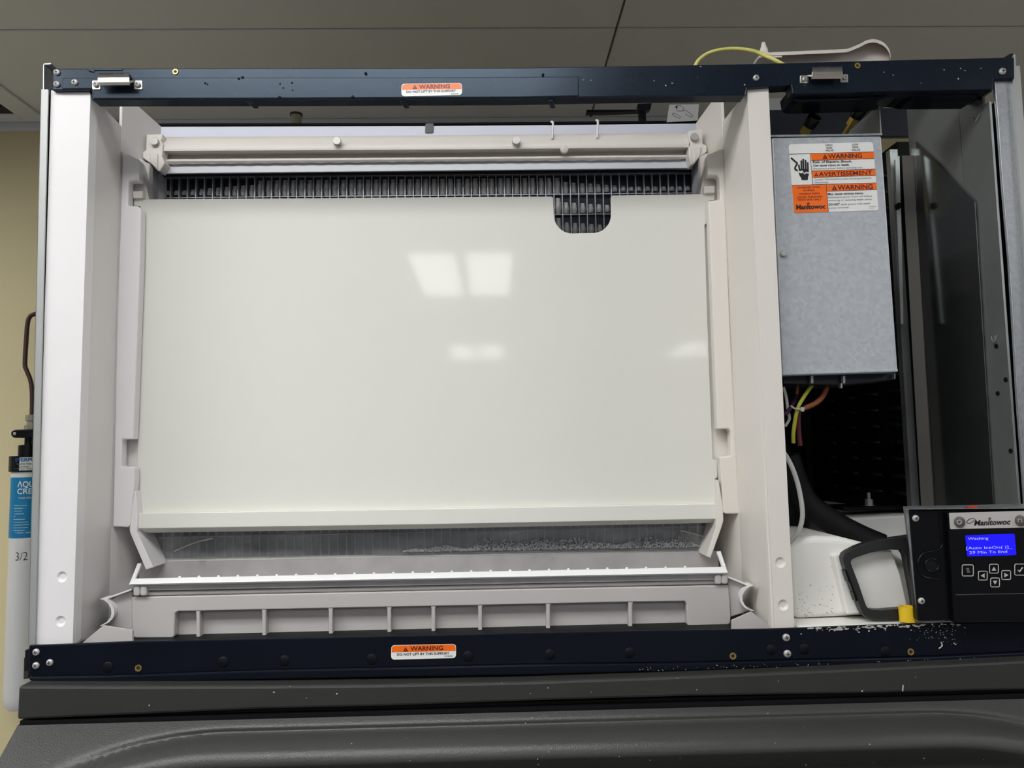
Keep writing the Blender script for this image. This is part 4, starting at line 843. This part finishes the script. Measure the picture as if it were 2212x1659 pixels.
key(2090.5, 1232.3, 12, 'menu'); key(2123, 1243.5, 9.6, (-1, 0)); key(2147, 1228.5, 9.6, (0, -1)); key(2173.5, 1242.3, 9.6, (1, 0)); key(2149.5, 1258.3, 9.6, (0, 1)); key(2204, 1230.5, 12, 'check')
mb = MB(); mb.pp([(2088, 1094.5), (2100, 1092.5), (2112, 1093), (2113, 1096.5), (2100, 1097.5), (2092, 1097)], yD-0.0125, 0.004); mb.build('paint_smear', 'red_paint', dm, bevel=0.0004)

# ------------------------------------------------------------------ bin below
bn = thing('ice_bin', (0.12, 0.1, ZF), 'charcoal plastic ice storage bin with padded door below the machine', 'ice bin')
yb = -0.028
band_t = [(39.5, 1482), (300, 1482.5), (560, 1482), (840, 1479), (1120, 1473.5), (1400, 1464), (1660, 1453.5), (1930, 1441), (2280, 1424)]
band_b = [(36, 1555.5), (300, 1544), (560, 1532.5), (840, 1526), (1200, 1513), (1500, 1504.5), (1900, 1498), (2280, 1489)]
mb = MB(); mb.pp(band_t+list(reversed(band_b)), yb, 0.05); mb.build('top_band', 'bin_band', bn, bevel=0.003)
mb = MB(); mb.prism([W(44, 1481, yb+0.004), W(66, 1468, 0.0), W(66, 1478, 0.0), W(44, 1500, yb+0.004)], (0.0, 0.0, 0)) if False else None
xbl, xbr = W(50, 1560, yb).x, 0.80
MB().box(xbl, xbr, yb+0.012, 0.62, -0.9, W(300, 1546, yb).z).build('bin_body', 'dull_black', bn)
MB().box(xbl, xbr, 0.03, 0.6, W(300, 1546, yb).z, -0.032).build('bin_top', 'dull_black', bn)
# left latch tab behind the rail end
MB().pp([(51, 1421), (61, 1418), (62, 1466), (50, 1468)], 0.02, 0.01).build('hinge_tab', 'bin_band', bn, bevel=0.001)
# padded door: sloping sheet with a soft raised cushion
A, Bp = W(38, 1567, -0.03), W(2270, 1508, -0.03)
NU, NS = 120, 90; rows = []
def sm(a, b_, x): t_ = max(0, min(1, (x-a)/(b_-a))); return t_*t_*(3-2*t_)
Wd = (Bp-A).length
for i in range(NS+1):
    d_ = 0.42*(i/NS)**2.1; row = []
    z_ = -d_
    for j in range(NU+1):
        u = j/NU; p = A.lerp(Bp, u); X = u*Wd
        dl = min(X-0.02, Wd-X+0.06); c_ = 0.22
        edge = 0.012+(0.075*(1-math.sqrt(max(0, 1-(1-max(0, dl)/c_)**2))) if dl < c_ else 0)
        base = lambda d: 0.03+1.25*min(d, 0.07)+0.25*max(0, d-0.07)
        q_ = d_-edge
        if q_ <= 0 or dl <= 0: y_ = base(d_)
        else:
            R_ = 0.021; k_q = min(q_, R_)/R_
            y_ = base(edge)+0.033*math.sqrt(1-(1-k_q)**2)-0.9*max(0, q_-R_)
        y_ -= 0.0065*math.exp(-(q_/0.004)**2)*sm(-0.005, 0.03, dl)
        k_ = sm(0.055, 0.12, d_); y_ = y_*(1-k_)+0.108*k_
        row.append(Vector((p.x, -y_, p.z+z_)))
    rows.append(row)
mb = MB(); mb.loft(rows)
for j in (0, NU):
    col_ = [r[j] for r in rows]; mb.add(col_+[Vector((col_[-1].x, -0.02, col_[-1].z)), Vector((col_[0].x, -0.02, col_[0].z))], [tuple(range(len(col_)+2))])
bd = mb.build('padded_door', 'bin_plastic', bn, smooth=80)
MB().box(A.x, Bp.x, -0.026, -0.018, -0.35, min(A.z, Bp.z)+0.004).build('door_back', 'dull_black', bn)
sp = MB()
for k in range(46):
    px = random.uniform(560, 2150); py = 1500+random.random()*135-(px-560)*0.006; 
for k in range(34):
    i = random.randrange(10, 50); j = random.randrange(20, NU-2); p = rows[i][j].lerp(rows[i+1][j+1], random.random()); r = random.uniform(0.0004, 0.0009)
    sp.add([p+Vector((v.x, v.y*0.4-0.2, v.z))*r for v in iv], ifc)
for k in range(14):
    px = random.uniform(300, 2200); py = random.uniform(1425, 1540)
    t_ = px/2212; lo = 1482-52*t_**1.6+6; hi = 1550-58*t_-8; py = random.uniform(lo, hi); p = W(px, py, yb-0.0004); r = random.uniform(0.0005, 0.0011)
    sp.add([p+Vector((v.x, v.y*0.4, v.z))*r for v in iv], ifc)
sp.tube([W(1951, 1480, yb-0.0004), W(1950, 1493, yb-0.0004)], 0.0007, 5)
tag(sp.build('water_specks', 'crust', bn), kind='stuff')

# ------------------------------------------------------------------ on top of the cabinet
mb = MB(); mb.tube([W(1490, 165, 0.11), W(1500, 145, 0.11), W(1510, 129, 0.11), W(1530, 115, 0.11), W(1560, 107, 0.11), W(1592, 105.5, 0.11), (W(1625, 109.5, 0.10)), W(1650, 119, 0.06), W(1680, 133, 0.05), W(1700, 145, 0.05)], pxm(0.1, 4.2), 12, smooth=5)
tag(mb.build('yellow_hose', 'hose_yellow', smooth=60), 'thin pale yellow hose arching above the top rail', 'hose')
pdl = thing('float_paddle', W(1780, 135, 0.085), 'white plastic paddle with round rimmed end on top of the machine', 'paddle')
disc = arc(1886, 124, 38, -128, 8, 14)
po_ = [(1642, 112), (1650, 110), (1658, 114), (1830, 106.5), (1845, 101)]+[(a, 124+(b_-124)*0.94) for a, b_ in disc]+[(1918, 150), (1640, 152)]
mb = MB(); mb.pp(po_, 0.085, 0.03); mb.build('paddle_blade', 'paddle_plastic', pdl, bevel=0.003, seg=3)
rim = [(1641, 113), (1650, 108), (1659, 113.5), (1745, 110), (1830, 106), (1848, 99)]+[(a, 122+(b_-124)*0.98) for a, b_ in disc]+[(1924, 136)]
mb = MB(); mb.loft([[W(a, b_, 0.068) for a, b_ in rim], [W(a, b_-0.5, 0.115) for a, b_ in rim], [W(a-0.5, b_+6, 0.115) for a, b_ in rim], [W(a-0.5, b_+7, 0.068) for a, b_ in rim]], close=True); mb.build('raised_rim', 'paddle_plastic', pdl, smooth=40)
zt_ = W(1780, 153, 0.085).z; MB().box(0.40, 0.765, 0.088, 0.130, zt_-0.006, zt_).build('top_support', 'rail_paint', ma, bevel=0.001)
q = W(1650, 112, 0.09); mb = MB(); mb.lathe(q, (0, 0, 1), [(0.0065, -0.02), (0.006, 0.002), (0.0035, 0.008), (0.0032, 0.011), (0.0025, 0.0135), (0.0001, 0.014)], 14); mb.build('peg', 'paddle_plastic', pdl, smooth=50)
MB().pp([(1639, 121), (1690, 120), (1690, 124), (1639, 125)], 0.066, 0.02).build('hinge_leaf', 'paddle_plastic', pdl, bevel=0.001)

# ------------------------------------------------------------------ seen through the gap, behind the machine
q = W(640, 262, 1.1); t = thing('pipe_stub', q, 'short beige pipe stub with dark cap behind the machine', 'pipe')
z1 = W(640, 247, 1.1).z
MB().lathe((q.x, q.y, ZF+0.3), (0, 0, 1), [(pxm(1.1, 11.5), 0), (pxm(1.1, 11.5), z1-ZF-0.3)], 18).build('pipe', 'stub_beige', t, smooth=40)
MB().lathe((q.x, q.y, z1-0.004), (0, 0, 1), [(pxm(1.1, 14), 0), (pxm(1.1, 14), 0.005), (0.001, 0.007)], 18).build('flange', 'copper_dark', t, smooth=40)
q = W(1387, 250, 1.05); t = thing('dark_post', q, 'dark upright pipe with bracket behind the right end of the gap', 'pipe')
MB().box(q.x-pxm(1.05, 8), q.x+pxm(1.05, 8), 1.04, 1.06, ZF+0.2, W(1387, 226, 1.05).z).build('pipe', 'dark_metal', t, bevel=0.004)
MB().pp([(1378, 224), (1408, 223), (1405, 236), (1392, 240), (1378, 238)], 1.03, 0.02).build('bracket', 'dark_metal', t)
mb = MB(); mb.pp([(1268, 237), (1380, 236.5), (1380, 240), (1300, 243), (1266, 243)], 1.2, 0.02); mb.build('conduit', 'dark_metal', t)
cdx = MB(); yk = 0.5
cdx.pp([(1446, 226), (1510, 225), (1507, 260), (1440, 264)], yk, 0.001)
for pts in ([(1458, 232), (1462, 228), (1470, 228), (1478, 234), (1474, 240), (1464, 240), (1460, 234)], [(1452, 246), (1456, 244), (1470, 252), (1468, 256), (1455, 250), (1452, 246)], [(1474, 240), (1482, 238), (1497, 250), (1494, 254), (1480, 246)]):
    for p0, p1 in zip(pts[:-1], pts[1:]):
        dx, dy = p1[0]-p0[0], p1[1]-p0[1]; L_ = math.hypot(dx, dy); nx, ny = -dy/L_*0.4, dx/L_*0.4
        cdx.flat([(p0[0]+nx, p0[1]+ny), (p1[0]+nx, p1[1]+ny), (p1[0]-nx, p1[1]-ny), (p0[0]-nx, p0[1]-ny)], yk-0.0003-random.random()*0.0002, 1)
cdx.flat([(1459, 230), (1463, 228), (1464, 233), (1460, 233)], yk-0.0006, 1)
tag(cdx.build('instruction_card', ['card_paper', 'ink']), 'white instruction card with line drawings behind the right end of the gap', 'card')

# ------------------------------------------------------------------ water filter on the back wall
yw = 1.36
fc = W(57, 1100, yw); fx = fc.x; fr_m = pxm(yw, 29.5); A0 = math.atan2(CAM.x-fx, yw-CAM.y)
wf = thing('water_filter', (fx, yw, W(40, 1525, yw).z), 'white cartridge water filter with blue label on the beige wall', 'water filter')
zb0 = W(40, 1530, yw).z; zt0 = W(45, 1019, yw).z
MB().lathe((fx, yw, zb0), (0, 0, 1), [(fr_m*0.7, 0), (fr_m*0.92, 0.012), (fr_m, 0.035), (fr_m, zt0-zb0)], 40).build('cartridge', 'filter_white', wf, smooth=40)
def cyl(z, u, r=fr_m+0.0006):      # u: arc length to the right of the front line
    a = A0+u/r; return Vector((fx+r*math.sin(a), yw-r*math.cos(a), z))
def zof(py): return W(55, py, yw-fr_m*math.cos(A0)).z
def uof(px): return pxm(yw-fr_m, px-57)*0.84
lbm = MB(); z0, z1 = zof(1162), zof(1031)
lbm.loft([[cyl(z, u*0.01) for u in [-6.2+12.4*k/24 for k in range(25)]] for z in (z0, z1)], 0)
def wtext(mb, s_, px0, px1, py, h, m_, b_=0.0, extra=0.0012):
    za = zof(py); hz = zof(py-h)-za; u0, u1 = uof(px0), uof(px1)
    mb.text(s_, lambda u, v: cyl(za+hz*v, u0+(u1-u0)*u, fr_m+extra), m_, b_)
wtext(lbm, '\u039bQU\u039b', 35, 84, 1052, 13, 1, 0.012); wtext(lbm, 'CREST', 35, 88, 1066.5, 12, 1, 0.012)
wtext(lbm, 'Model: AQU-1000', 39, 80, 1077, 4, 1, 0.0); 
for k, (a, b_) in enumerate(((27, 58), (27, 50), (29, 47), (30, 52), (27, 33), (27, 55), (28, 62), (28, 64), (26, 62), (28, 56))):
    py = 1091+k*6; lbm.loft([[cyl(zof(py+d), uof(a)+(uof(b_)-uof(a))*q/4, fr_m+0.001) for q in range(5)] for d in (0, 0.9)], 2)
wtext(lbm, '\u2022 Filter  System', 34, 76, 1151.5, 3, 1)
lbm.build('blue_label', ['filter_blue', 'label_white', 'filter_label'], wf, smooth=60)
hw = MB(); wtext(hw, '3/2', 36.5, 63, 1210, 19, 0, -0.012); hw.build('handwriting', 'ink', wf)
hd = MB(); hr = pxm(yw, 34.5); za, zb_ = W(45, 1018.5, yw).z, W(45, 985, yw).z; hd.lathe((fx, yw, za), (0, 0, 1), [(hr, 0), (hr, zb_-za)], 36); hd.build('head_collar', 'black_plastic', wf, smooth=40)
hl = MB(); hl.loft([[cyl(z, u*0.01, hr+0.0006) for u in [-2.2+8*k/14 for k in range(15)]] for z in (zof(1016), zof(988))], 0)
wt2 = lambda s_, a, b_, py, h, m_: hl.text(s_, lambda u, v: cyl(zof(py)+(zof(py-h)-zof(py))*v, uof(a)+(uof(b_)-uof(a))*u, hr+0.0014), m_, 0.03)
wt2('EVERPURE', 28, 86, 996.5, 7.5, 1); wt2('Insurice Twin', 32, 64, 1003.5, 4, 2); wt2('water filtration', 36, 60, 1009, 2.5, 2); wt2('Water System', 27, 80, 1013.5, 2, 2)
hl.build('head_label', ['filter_label', 'blue_ink', 'ink_grey'], wf, smooth=60)
nk = MB(); nk.lathe((fx, yw, zb_), (0, 0, 1), [(pxm(yw, 19), 0), (pxm(yw, 19), W(50, 962, yw).z-zb_), (pxm(yw, 8), W(50, 960, yw).z-zb_), (pxm(yw, 8), W(50, 940, yw).z-zb_)], 20); nk.build('neck', 'black_plastic', wf, smooth=40)
arm = MB(); arm.pp(arc(32, 937, 9, 90, 270, 8)+[(90, 926), (90, 946)], yw-0.03, 0.03); arm.build('mount_arm', 'black_plastic', wf, bevel=0.003)
screw(32, 937, 3.4, yw-0.032, wf)
ft = MB(); ft.lathe(W(66, 928, yw), (0, 0, 1), [(0.017, 0), (0.017, 0.012), (0.011, 0.014), (0.011, 0.024), (0.015, 0.026), (0.015, 0.042), (0.009, 0.044)], 8); ft.build('fitting', 'stub_beige', wf)
cpz = MB(); cpz.tube([W(69, 903, yw), W(69.5, 850, yw), W(66, 822, yw), W(57.5, 800, yw), W(54, 785, yw), W(57, 730, yw), W(59.5, 700, yw), W(63, 687, yw), W(72, 679.5, yw), W(100, 676, yw), W(160, 674, yw)], pxm(yw, 4.6), 10, smooth=5)
tag(cpz.build('copper_pipe', 'copper_dark', smooth=60), 'dark copper water pipe bending up the wall above the filter', 'pipe')
